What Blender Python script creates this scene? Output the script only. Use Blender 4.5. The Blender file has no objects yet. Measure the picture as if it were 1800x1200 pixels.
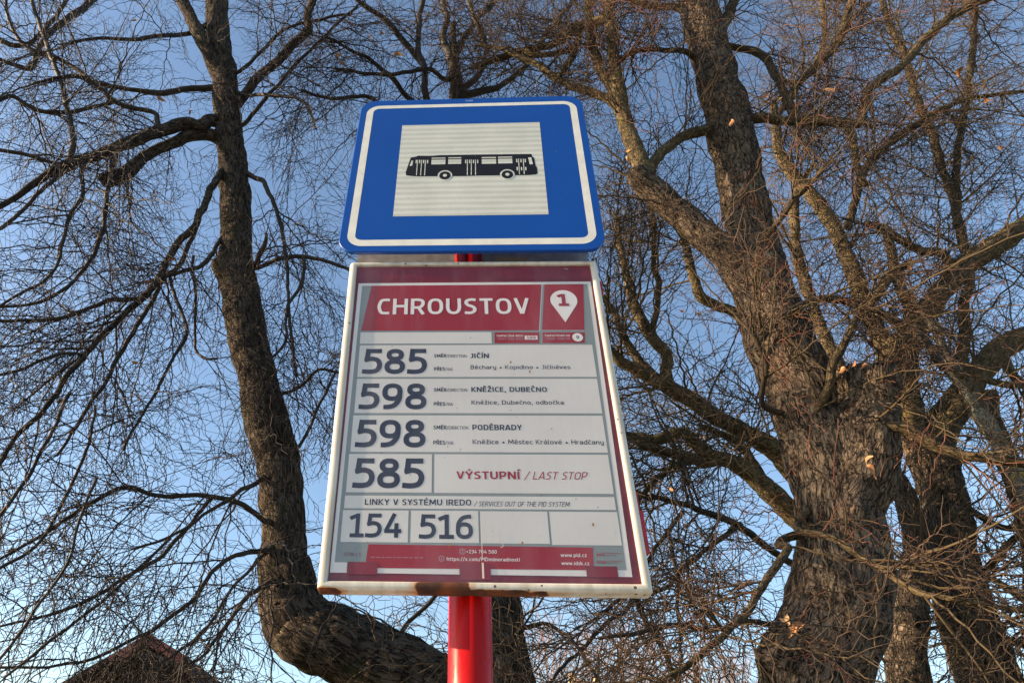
import bpy, math, random
import numpy as np
from mathutils import Matrix, Vector, noise
random.seed(7); rng = np.random.default_rng(11)
S = bpy.context.scene; COL = S.collection
CAMZ = 1.6

# ---------------------------------------------------------------- camera
F = 1185.9; PITCH = .5788; ROLL = .0443; CX, CY = 734.6, 662.0
FW = np.array([0, math.cos(PITCH), math.sin(PITCH)]); UP0 = np.array([0, -math.sin(PITCH), math.cos(PITCH)])
RT0 = np.array([1., 0, 0])
RT = math.cos(ROLL)*RT0 + math.sin(ROLL)*UP0; UP = -math.sin(ROLL)*RT0 + math.cos(ROLL)*UP0
CAM = np.array([0, 0, CAMZ])
cd = bpy.data.cameras.new('camera'); cam = bpy.data.objects.new('camera', cd); COL.objects.link(cam)
cd.sensor_width = 36; cd.lens = F/1800*36; cd.shift_x = (900-CX)/1800; cd.shift_y = (CY-600)/1800
cd.clip_start = .05; cd.clip_end = 3000
cam.matrix_world = Matrix(((RT[0], UP[0], -FW[0], 0), (RT[1], UP[1], -FW[1], 0), (RT[2], UP[2], -FW[2], CAMZ), (0, 0, 0, 1)))
S.camera = cam
def at(px, py, Y):
    d = FW + (px-CX)/F*RT - (py-CY)/F*UP
    return CAM + d*(Y/d[1])
def depth(p): return float((np.asarray(p)-CAM) @ FW)
def project(P):
    q = P - CAM; d = q @ FW; d = np.where(d < .05, .05, d)
    return CX + F*(q @ RT)/d, CY - F*(q @ UP)/d, q @ FW

# ---------------------------------------------------------------- light
SUN_AZ = math.radians(-92.5)      # measured from +Y towards +X : the sun stands to the left, a touch beyond the sign faces
SUN_EL = math.radians(19)
sd = np.array([math.sin(SUN_AZ)*math.cos(SUN_EL), math.cos(SUN_AZ)*math.cos(SUN_EL), math.sin(SUN_EL)])
ld = bpy.data.lights.new('sun', 'SUN'); ld.energy = 5.0; ld.angle = math.radians(.53); ld.color = (1, .74, .47)
lo = bpy.data.objects.new('sun', ld); COL.objects.link(lo)
lo.rotation_euler = Vector(sd).to_track_quat('Z', 'Y').to_euler()
lo.location = (-8, 2, 9)
W = bpy.data.worlds.new('World'); S.world = W; W.use_nodes = True
nt = W.node_tree; bg = nt.nodes['Background']; sk = nt.nodes.new('ShaderNodeTexSky')
sk.sky_type = 'NISHITA'; sk.sun_disc = False; sk.sun_elevation = SUN_EL; sk.sun_rotation = SUN_AZ
sk.altitude = 250; sk.air_density = 1.0; sk.dust_density = 1.1; sk.ozone_density = 1.15
wb = nt.nodes.new('ShaderNodeMixRGB'); wb.blend_type = 'MULTIPLY'; wb.inputs[0].default_value = 1; wb.inputs[2].default_value = (.96, 1.0, 1.01, 1)
nt.links.new(sk.outputs[0], wb.inputs[1]); nt.links.new(wb.outputs[0], bg.inputs[0]); bg.inputs[1].default_value = .10
S.view_settings.view_transform = 'Standard'; S.view_settings.look = 'None'
S.view_settings.exposure = 1.50; S.view_settings.gamma = 1
S.cycles.max_bounces = 5; S.cycles.transparent_max_bounces = 8

# ---------------------------------------------------------------- helpers
def tag(o, label=None, cat=None, group=None, kind=None):
    for k, v in (('label', label), ('category', cat), ('group', group), ('kind', kind)):
        if v: o[k] = v
    return o
def thing(name, loc, label, cat, group=None):
    o = bpy.data.objects.new(name, None); COL.objects.link(o); o.location = tuple(float(c) for c in loc)
    o.empty_display_size = .2
    return tag(o, label, cat, group)
def mk(name, V, Fc, mat, parent=None, M=None, smooth=False, uv=None):
    """V in local coords of matrix M (world); parent is an empty/mesh with its own world matrix."""
    me = bpy.data.meshes.new(name); V = np.asarray(V, float)
    me.from_pydata(V.tolist(), [], [list(map(int, f)) for f in Fc]); me.update()
    me.materials.append(mat)
    if smooth: me.shade_smooth()
    o = bpy.data.objects.new(name, me); COL.objects.link(o)
    put(o, parent, M); return o
WM = {}
def put(o, parent, M):
    M = M if M is not None else Matrix.Identity(4)
    if parent:
        pm = WM.get(parent.name, Matrix.Translation(parent.location))
        o.parent = parent; o.matrix_local = pm.inverted() @ M
    else: o.matrix_world = M
    WM[o.name] = M.copy()
def quick(name, V, Q, mat, parent, k_uv=None, smooth=True):
    """numpy quads, V relative to the parent's location."""
    loc = np.array(parent.location) if parent else np.zeros(3)
    me = bpy.data.meshes.new(name); V = np.asarray(V, np.float32)-loc.astype(np.float32); Q = np.asarray(Q, np.int32); n = Q.shape[1]
    me.vertices.add(len(V)); me.vertices.foreach_set('co', V.ravel())
    me.loops.add(Q.size); me.loops.foreach_set('vertex_index', Q.ravel())
    me.polygons.add(len(Q)); me.polygons.foreach_set('loop_start', np.arange(0, Q.size, n, dtype=np.int32))
    me.update(calc_edges=True)
    if smooth: me.shade_smooth()
    if k_uv is not None:
        l = me.uv_layers.new(name='UVMap'); l.data.foreach_set('uv', np.asarray(k_uv, np.float32).ravel())
    me.materials.append(mat)
    o = bpy.data.objects.new(name, me); COL.objects.link(o)
    if parent: o.parent = parent
    return o

# ---------------------------------------------------------------- materials
def mat(name, col=(.5, .5, .5), rough=.5, metal=0., spec=.5, coat=0.):
    m = bpy.data.materials.new(name); m.use_nodes = True
    b = m.node_tree.nodes['Principled BSDF']
    b.inputs['Base Color'].default_value = (*col, 1); b.inputs['Roughness'].default_value = rough
    b.inputs['Metallic'].default_value = metal; b.inputs['Specular IOR Level'].default_value = spec
    b.inputs['Coat Weight'].default_value = coat
    return m
def N(m, t, **kw):
    n = m.node_tree.nodes.new(t)
    for k, v in kw.items():
        if k in n.inputs: n.inputs[k].default_value = v
        else: setattr(n, k, v)
    return n
def L(m, a, b): m.node_tree.links.new(a, b)
def ramp(m, src, stops):
    r = N(m, 'ShaderNodeValToRGB'); e = r.color_ramp.elements
    while len(e) < len(stops): e.new(.5)
    for i, (p, c) in enumerate(stops): e[i].position = p; e[i].color = (*c, 1) if len(c) == 3 else c
    L(m, src, r.inputs[0]); return r
def mottled(name, c0, c1, scale, rough, detail=4, bump=0., spec=.5, coords='Object', stops=(.35, .65), metal=0., coat=0.):
    m = mat(name, c0, rough, metal, spec, coat); b = m.node_tree.nodes['Principled BSDF']
    tc = N(m, 'ShaderNodeTexCoord'); nz = N(m, 'ShaderNodeTexNoise', Scale=scale, Detail=detail)
    L(m, tc.outputs[coords], nz.inputs['Vector'])
    r = ramp(m, nz.outputs['Fac'], [(stops[0], c0), (stops[1], c1)]); L(m, r.outputs[0], b.inputs['Base Color'])
    if bump:
        bp = N(m, 'ShaderNodeBump', Strength=bump, Distance=.004); L(m, nz.outputs['Fac'], bp.inputs['Height']); L(m, bp.outputs[0], b.inputs['Normal'])
    return m
def bark(name, ridge, ridge2, crack, moss=None, moss_amt=.55, dens=30., bump=1.0, stretch=.24):
    m = mat(name, ridge, .92, 0, .15); b = m.node_tree.nodes['Principled BSDF']
    uv = N(m, 'ShaderNodeUVMap'); mp = N(m, 'ShaderNodeMapping'); mp.inputs['Scale'].default_value = (1, stretch, 1)
    L(m, uv.outputs[0], mp.inputs[0])
    n0 = N(m, 'ShaderNodeTexNoise', Scale=dens*.55, Detail=4.); L(m, mp.outputs[0], n0.inputs['Vector'])
    mx = N(m, 'ShaderNodeMixRGB', blend_type='LINEAR_LIGHT'); mx.inputs[0].default_value = 1.6/dens
    L(m, mp.outputs[0], mx.inputs[1]); L(m, n0.outputs['Color'], mx.inputs[2])
    vo = N(m, 'ShaderNodeTexVoronoi', feature='DISTANCE_TO_EDGE', Scale=dens*1.15); L(m, mx.outputs[0], vo.inputs['Vector'])
    # interlacing fissures from a ridged, lengthwise noise
    n4 = N(m, 'ShaderNodeTexNoise', Scale=dens*.9, Detail=5., Roughness=.6, Distortion=.3); L(m, mp.outputs[0], n4.inputs['Vector'])
    s1 = N(m, 'ShaderNodeMath', operation='SUBTRACT'); L(m, n4.outputs['Fac'], s1.inputs[0]); s1.inputs[1].default_value = .5
    s2 = N(m, 'ShaderNodeMath', operation='ABSOLUTE'); L(m, s1.outputs[0], s2.inputs[0])
    s3 = N(m, 'ShaderNodeMath', operation='MULTIPLY'); L(m, s2.outputs[0], s3.inputs[0]); s3.inputs[1].default_value = 3.2
    vm = N(m, 'ShaderNodeMath', operation='MULTIPLY_ADD'); L(m, vo.outputs['Distance'], vm.inputs[0]); vm.inputs[1].default_value = .9; vm.inputs[2].default_value = .06
    mn = N(m, 'ShaderNodeMath', operation='MINIMUM'); L(m, s3.outputs[0], mn.inputs[0]); L(m, vm.outputs[0], mn.inputs[1])
    nf = N(m, 'ShaderNodeMapping'); nf.inputs['Scale'].default_value = (1, .45, 1); L(m, uv.outputs[0], nf.inputs[0])
    n1 = N(m, 'ShaderNodeTexNoise', Scale=55., Detail=9., Roughness=.72); L(m, nf.outputs[0], n1.inputs['Vector'])
    n2 = N(m, 'ShaderNodeTexNoise', Scale=5., Detail=5.); L(m, uv.outputs[0], n2.inputs['Vector'])
    r1 = ramp(m, n2.outputs['Fac'], [(.35, ridge), (.65, ridge2)])
    r2 = ramp(m, mn.outputs[0], [(.03, (1, 1, 1)), (.16, (0, 0, 0))])
    m1 = N(m, 'ShaderNodeMixRGB'); L(m, r2.outputs[0], m1.inputs[0]); L(m, r1.outputs[0], m1.inputs[1]); m1.inputs[2].default_value = (*crack, 1)
    m2 = N(m, 'ShaderNodeMixRGB', blend_type='OVERLAY'); m2.inputs[0].default_value = .85; L(m, m1.outputs[0], m2.inputs[1]); L(m, n1.outputs['Fac'], m2.inputs[2])
    out = m2.outputs[0]
    if moss:
        n3 = N(m, 'ShaderNodeTexNoise', Scale=3.2, Detail=9., Roughness=.72); L(m, uv.outputs[0], n3.inputs['Vector'])
        r3 = ramp(m, n3.outputs['Fac'], [(moss_amt, (0, 0, 0)), (moss_amt+.10, (1, 1, 1))])
        m3 = N(m, 'ShaderNodeMixRGB'); L(m, r3.outputs[0], m3.inputs[0]); L(m, out, m3.inputs[1]); m3.inputs[2].default_value = (*moss, 1); out = m3.outputs[0]
    L(m, out, b.inputs['Base Color'])
    ad = N(m, 'ShaderNodeMath', operation='MINIMUM'); L(m, mn.outputs[0], ad.inputs[0]); ad.inputs[1].default_value = .30
    a2 = N(m, 'ShaderNodeMath', operation='MULTIPLY_ADD'); L(m, n1.outputs['Fac'], a2.inputs[0]); a2.inputs[1].default_value = .45; L(m, ad.outputs[0], a2.inputs[2])
    bp = N(m, 'ShaderNodeBump', Strength=bump, Distance=.045); L(m, a2.outputs[0], bp.inputs['Height']); L(m, bp.outputs[0], b.inputs['Normal'])
    return m
def twigmat(name, c0, c1, scale=2.):
    return mottled(name, c0, c1, scale, .7, 3, 0, .3, 'Object', (.4, .6))

# ---------------------------------------------------------------- bus stop post with its sign and case
PL = np.array([.0884, .98, 0.])
def plane(c, yaw, tilt, rl):
    M = Matrix.Rotation(-yaw, 4, 'Z') @ Matrix.Rotation(tilt, 4, 'X') @ Matrix.Rotation(rl, 4, 'Y')
    return Matrix.Translation((c[0], c[1], c[2]+CAMZ)) @ M
MU = plane((.0888, .93, 1.1328), .0843, -.0488, .0077)
ML = plane((.0975, .93, .5643), .0556, -.0078, -.0173)
def lay(M, d): return M @ Matrix.Translation((0, -d, 0))      # d metres in front of the plane
def rrect(x0, z0, x1, z1, r, n=8):
    P = []
    for cx, cz, a0 in ((x1-r, z1-r, 0), (x0+r, z1-r, 90), (x0+r, z0+r, 180), (x1-r, z0+r, 270)):
        for i in range(n+1):
            a = math.radians(a0+90*i/n); P.append((cx+r*math.cos(a), cz+r*math.sin(a)))
    return P
def flat(name, polys, m, parent, M, d=0.):
    """polygons given in the (x, z) of a plane, facing -y"""
    V, Fc = [], []
    for p in polys:
        a = sum(p[i][0]*p[(i+1) % len(p)][1]-p[(i+1) % len(p)][0]*p[i][1] for i in range(len(p)))
        if a < 0: p = p[::-1]
        Fc.append(list(range(len(V), len(V)+len(p)))); V += [(x, 0, z) for x, z in p]
    return mk(name, V, Fc, m, parent, lay(M, d))
def ring(name, outer, inner, m, parent, M, d):
    n = len(outer); V = [(x, 0, z) for x, z in outer+inner]
    return mk(name, V, [(i, (i+1) % n, n+(i+1) % n, n+i) for i in range(n)], m, parent, lay(M, d))
def box(x0, x1, y0, y1, z0, z1):
    V = [(x, y, z) for x in (x0, x1) for y in (y0, y1) for z in (z0, z1)]
    return V, [(0, 1, 3, 2), (4, 6, 7, 5), (0, 4, 5, 1), (2, 3, 7, 6), (0, 2, 6, 4), (1, 5, 7, 3)]
def merge(*parts):
    V, Fc = [], []
    for v, f in parts:
        k = len(V); V += list(v); Fc += [[i+k for i in q] for q in f]
    return V, Fc
def rect(x0, z0, x1, z1): return [(x0, z0), (x1, z0), (x1, z1), (x0, z1)]

post = thing('bus_stop_post', (PL[0], PL[1], 0), 'red steel bus stop post carrying a blue bus sign above a white timetable case', 'bus stop')
red = mottled('red_paint', (.42, .004, .003), (.34, .004, .003), 9, .24, 3, 0, .2, 'Object', (.3, .7))
def cyl(cx, cy, z0, z1, r, n=48, cap=True):
    V = [(cx+r*math.cos(2*math.pi*i/n), cy+r*math.sin(2*math.pi*i/n), z) for z in (z0, z1) for i in range(n)]
    Fc = [(i, (i+1) % n, n+(i+1) % n, n+i) for i in range(n)]
    if cap: Fc += [list(range(n, 2*n)), list(range(n-1, -1, -1))]
    return V, Fc
v, f = cyl(PL[0], PL[1], 0, 1.6+1.36, .0305, 64); po = mk('pole', v, f, red, post, smooth=True)
tc = N(red, 'ShaderNodeTexCoord'); pm_ = N(red, 'ShaderNodeMapping'); pm_.inputs['Scale'].default_value = (1, 1, .3); L(red, tc.outputs['Object'], pm_.inputs[0])
pn = N(red, 'ShaderNodeTexNoise', Scale=70., Detail=7., Roughness=.7); L(red, pm_.outputs[0], pn.inputs['Vector'])
pr_ = ramp(red, pn.outputs['Fac'], [(.35, (.16,)*3), (.75, (.5,)*3)]); L(red, pr_.outputs[0], red.node_tree.nodes['Principled BSDF'].inputs['Roughness'])
pd_ = ramp(red, pn.outputs['Fac'], [(.66, (1, 1, 1)), (.74, (.35, .25, .22))]); pq = N(red, 'ShaderNodeMixRGB', blend_type='MULTIPLY'); pq.inputs[0].default_value = .8
b_ = red.node_tree.nodes['Principled BSDF']; old = b_.inputs['Base Color'].links[0].from_socket; L(red, old, pq.inputs[1]); L(red, pd_.outputs[0], pq.inputs[2]); L(red, pq.outputs[0], b_.inputs['Base Color'])
for p in po.data.polygons: p.use_smooth = len(p.vertices) == 4
v, f = cyl(PL[0], PL[1], 2.96, 2.975, .033, 48); mk('pole_cap', v, f, mat('cap', (.03, .03, .03), .5), post)
galv = mottled('galvanised', (.36, .36, .36), (.5, .5, .5), 60, .5, 3, .1, .5, metal=.4)

# blue sign plate
blue = mottled('sign_blue', (.001, .050, .27), (.0015, .056, .30), 5, .3, 3, 0, .45, stops=(.3, .7))
def whitefoil():
    m = mat('reflective_white', (.5, .52, .46), .35); b = m.node_tree.nodes['Principled BSDF']
    tc = N(m, 'ShaderNodeTexCoord'); wv = N(m, 'ShaderNodeTexWave', wave_type='BANDS', bands_direction='Z', Scale=19., Distortion=1.1, Detail=2.)
    wv.inputs['Detail Scale'].default_value = 3.
    mp = N(m, 'ShaderNodeMapping'); mp.inputs['Scale'].default_value = (.22, 1, 1); L(m, tc.outputs['Object'], mp.inputs[0]); L(m, mp.outputs[0], wv.inputs['Vector'])
    nz = N(m, 'ShaderNodeTexNoise', Scale=14., Detail=6.); L(m, tc.outputs['Object'], nz.inputs['Vector'])
    r = ramp(m, wv.outputs['Fac'], [(.2, (.44, .47, .435)), (.8, (.54, .565, .525))])  # wavy horizontal reflection bands of the sheeting, painted into the base colour
    # fine honeycomb of the prismatic foil and dirt specks
    vo = N(m, 'ShaderNodeTexVoronoi', Scale=420.); L(m, tc.outputs['Object'], vo.inputs['Vector'])
    m1 = N(m, 'ShaderNodeMixRGB', blend_type='OVERLAY'); m1.inputs[0].default_value = .22; L(m, r.outputs[0], m1.inputs[1]); L(m, nz.outputs['Fac'], m1.inputs[2])
    m2 = N(m, 'ShaderNodeMixRGB', blend_type='MULTIPLY'); m2.inputs[0].default_value = .12; L(m, m1.outputs[0], m2.inputs[1]); L(m, vo.outputs['Distance'], m2.inputs[2])
    L(m, m2.outputs[0], b.inputs['Base Color'])
    return m
foil = whitefoil(); foil2 = mottled('border_white', (.56, .575, .53), (.65, .655, .61), 30, .35, 5)
ink = mottled('black_foil', (.004, .004, .006), (.008, .008, .010), 20, .5, spec=.25)
black = mat('ink_navy', (.022, .027, .05), .55)
def plate(name, P, t, bev, m, parent, M):
    """rounded plate: front edge bevelled, thickness t behind the plane"""
    n = len(P); c = np.mean(P, axis=0)
    def off(k):
        out = []
        for i in range(n):
            a, b, d = np.array(P[i-1]), np.array(P[i]), np.array(P[(i+1) % n])
            tt = d-a; tt = tt/(np.linalg.norm(tt)+1e-9); out.append(tuple(b-k*np.array([tt[1], -tt[0]])))
        return out
    inner = off(bev)
    V = [(x, 0, z) for x, z in inner]+[(x, bev*.8, z) for x, z in P]+[(x, t, z) for x, z in P]
    Fc = [list(range(n))]+[(k*n+i, (k+1)*n+i, (k+1)*n+(i+1) % n, k*n+(i+1) % n) for k in (0, 1) for i in range(n)]+[list(range(3*n-1, 2*n-1, -1))]
    return mk(name, V, Fc, m, parent, M)
OUT = rrect(-.25, -.25, .25, .25, .036, 10)
sg = plate('bus_sign_plate', OUT, .007, .0016, blue, post, MU)
ring('white_border', rrect(-.2345, -.234, .2355, .228, .03, 10), rrect(-.2195, -.2175, .2208, .2165, .014, 10), foil2, sg, MU, 0.00023)
flat('white_panel', [rect(-.1503, -.1515, .1510, .1500)], foil, sg, MU, 0.00023)
def bz(x, y):
    return ((x-890)*.000323+.0008, .0395-(y-440)*.000524-8.9e-6*(x-890))
def bpoly(p): return [bz(*q) for q in p]
body = bpoly([(500, 458), (538, 451), (546, 446), (640, 447), (690, 443), (890, 440), (1283, 437), (1287, 455), (1298, 462), (1303, 515), (1310, 520), (1312, 560), (1300, 566), (1250, 570), (935, 573), (850, 576), (620, 577), (540, 577), (482, 572), (475, 555), (482, 525), (500, 458)][:-1])
bus = flat('bus_pictogram', [body], ink, sg, MU, 0.00046)
def circ(x, y, r, n=36):
    c = bz(x, y); return [(c[0]+r*.000323*math.cos(2*math.pi*i/n), c[1]+r*.000323*1.12*math.sin(2*math.pi*i/n)) for i in range(n)]
for c_ in ((728, 572), (1122, 566)): flat('wheel_arch', [circ(*c_, 46)], foil, sg, MU, 0.00065)
flat('bus_wheel', [circ(728, 573, 36)], ink, sg, MU, 0.00084); flat('bus_wheel', [circ(1122, 567, 36)], ink, sg, MU, 0.00084)
for c_ in ((728, 573), (1122, 567)): flat('wheel_hub', [circ(*c_, 13)], foil, sg, MU, 0.00103)
def br(x0, y0, x1, y1): return bpoly([(x0, y0), (x1, y0-(x1-x0)*.012), (x1, y1-(x1-x0)*.012), (x0, y1)])
wins = []
for x0, x1, y in ((637, 728, 460), (746, 830, 458), (962, 1054, 457), (1067, 1158, 455)):
    wins += [br(x0, y, x1, y+7), br(x0, y+14, x1, y+43)]
wins += [bpoly([(506, 478), (518, 480), (514, 510), (497, 514)]), bpoly([(1260, 460), (1280, 460), (1287, 503), (1266, 503)])]
for w_ in wins: flat('bus_window', [w_], foil, sg, MU, 0.00065)
drs = []; DR = []
for xs, y0, y1 in (((546, 573, 598), 475, 572), ((870, 895, 922), 473, 570), ((1198, 1228), 468, 565)):
    for x in xs: drs.append(br(x-2.6, y0, x+2.6, y1))
for xs, y0 in (((538, 560, 586, 612), 475), ((859, 884, 909, 936), 475), ((1186, 1213, 1240), 470), ((1186, 1213, 1240), 521)):
    for x in xs: drs.append(br(x-4, y0, x+4, y0+21))
for w_ in drs: flat('door_line', [w_], foil, sg, MU, 0.00076)

# lettering -------------------------------------------------------
def cat_rom(p, k=7):
    p = np.array(p, float); P = np.vstack([2*p[0]-p[1], p, 2*p[-1]-p[-2]]); out = []
    for i in range(1, len(P)-2):
        for t in np.linspace(0, 1, k, endpoint=False):
            a, b, c, d = P[i-1], P[i], P[i+1], P[i+2]
            out.append(.5*((2*b)+(-a+c)*t+(2*a-5*b+4*c-d)*t*t+(-a+3*b-3*c+d)*t**3))
    out.append(P[-2]); return np.array(out)
def se(cx, cz, rx, rz, e=2.5, n=36):
    P = []
    for i in range(n+1):
        a = 2*math.pi*i/n; c, s = math.cos(a), math.sin(a)
        P.append((cx+rx*math.copysign(abs(c)**(2/e), c), cz+rz*math.copysign(abs(s)**(2/e), s)))
    return np.array(P)
def glyph(ch, w):
    h = w/2; t = 1-h
    Ln = lambda *p: np.array(p, float)
    G = {
     '5': (.66, [Ln((.09, t), (.62, t)), Ln((.175, 1), (.135, .50)), cat_rom([(.06, .54), (.30, .60), (.50, .53), (.57, .34), (.49, .15), (.28, h), (.00, h+.015)])]),
     '8': (.68, [se(.34, .755, .205, .245-h, 2.3), se(.34, .285, .255, .285-h, 2.4)]),
     '9': (.68, [se(.33, .66, .245, .34-h, 2.4), cat_rom([(.575, .66), (.55, .38), (.42, .17), (.24, h+.01), (.06, h)])]),
     '1': (.58, [Ln((.33, 1), (.33, .02)), Ln((.02, .78), (.10, .83), (.33, .92)), Ln((.04, h), (.60, h))]),
     '4': (.70, [Ln((.42, 1), (.08, .27)), Ln((.02, .27), (.70, .27)), Ln((.50, .60), (.50, 0))]),
     'C': (.58, [cat_rom([(.56, t-.01), (.38, t+.005), (.19, t-.06), (.10, .5), (.19, h+.06), (.38, h), (.56, h+.01)])]),
     'H': (.66, [Ln((h, 0), (h, 1)), Ln((.66-h, 0), (.66-h, 1)), Ln((h, .52), (.66-h, .52))]),
     'R': (.62, [Ln((h, 0), (h, 1)), cat_rom([(h, t), (.34, t), (.50, t-.06), (.54, .70), (.47, .50), (.32, .43), (h, .43)]), Ln((.33, .45), (.56, 0))]),
     'O': (.68, [se(.34, .5, .34-h, .5-h, 2.6)]),
     'U': (.66, [cat_rom([(h, 1), (h, .7), (h, .38), (.16, h+.07), (.33, h), (.50, h+.07), (.66-h, .38), (.66-h, .7), (.66-h, 1)])]),
     'S': (.56, [cat_rom([(.52, t-.02), (.32, t+.005), (.14, t-.07), (.10, .70), (.19, .57), (.38, .47), (.47, .34), (.43, h+.09), (.27, h), (.03, h+.02)])]),
     'T': (.58, [Ln((0, t), (.58, t)), Ln((.29, t), (.29, 0))]),
     'V': (.64, [Ln((.06, 1), (.31, .02)), Ln((.58, 1), (.33, .02))]),
    }
    if ch == '6':
        g = glyph('9', w); return (.68, [np.array([.68, 1])-s for s in g[1]])
    return G[ch]
def stroke(name, s, x0, x1, z0, z1, m, parent, M, d, w=.17, gap=.08):
    V, Fc = [], []; X = 0; items = []
    for ch in s:
        wd, st = glyph(ch, w); items += [(p+np.array([X, 0])) for p in st]; X += wd+gap
    X -= gap; sx = (x1-x0)/X; sz = z1-z0
    for j, p in enumerate(items):
        tn = np.gradient(p, axis=0); tn /= np.linalg.norm(tn, axis=1)[:, None]+1e-9
        if np.allclose(p[0], p[-1]): tn[0] = tn[-1] = (p[1]-p[-2])/np.linalg.norm(p[1]-p[-2])
        nr = np.stack([-tn[:, 1], tn[:, 0]], -1)*w/2; k = len(V); n = len(p)
        for q in p+nr: V.append((x0+q[0]*sx, -(j % 3)*.00004, z0+q[1]*sz))
        for q in p-nr: V.append((x0+q[0]*sx, -(j % 3)*.00004, z0+q[1]*sz))
        Fc += [(k+i, k+n+i, k+n+i+1, k+i+1) for i in range(n-1)]
    return mk(name, V, Fc, m, parent, lay(M, d))
def _l(*a): return np.array([(a[i], a[i+1]) for i in range(0, len(a), 2)], float)
def _c(*a): return cat_rom(_l(*a), 5)
def _o(cx, cz, rx, rz, e=2.5): return se(cx, cz, rx, rz, e, 22)
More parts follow.
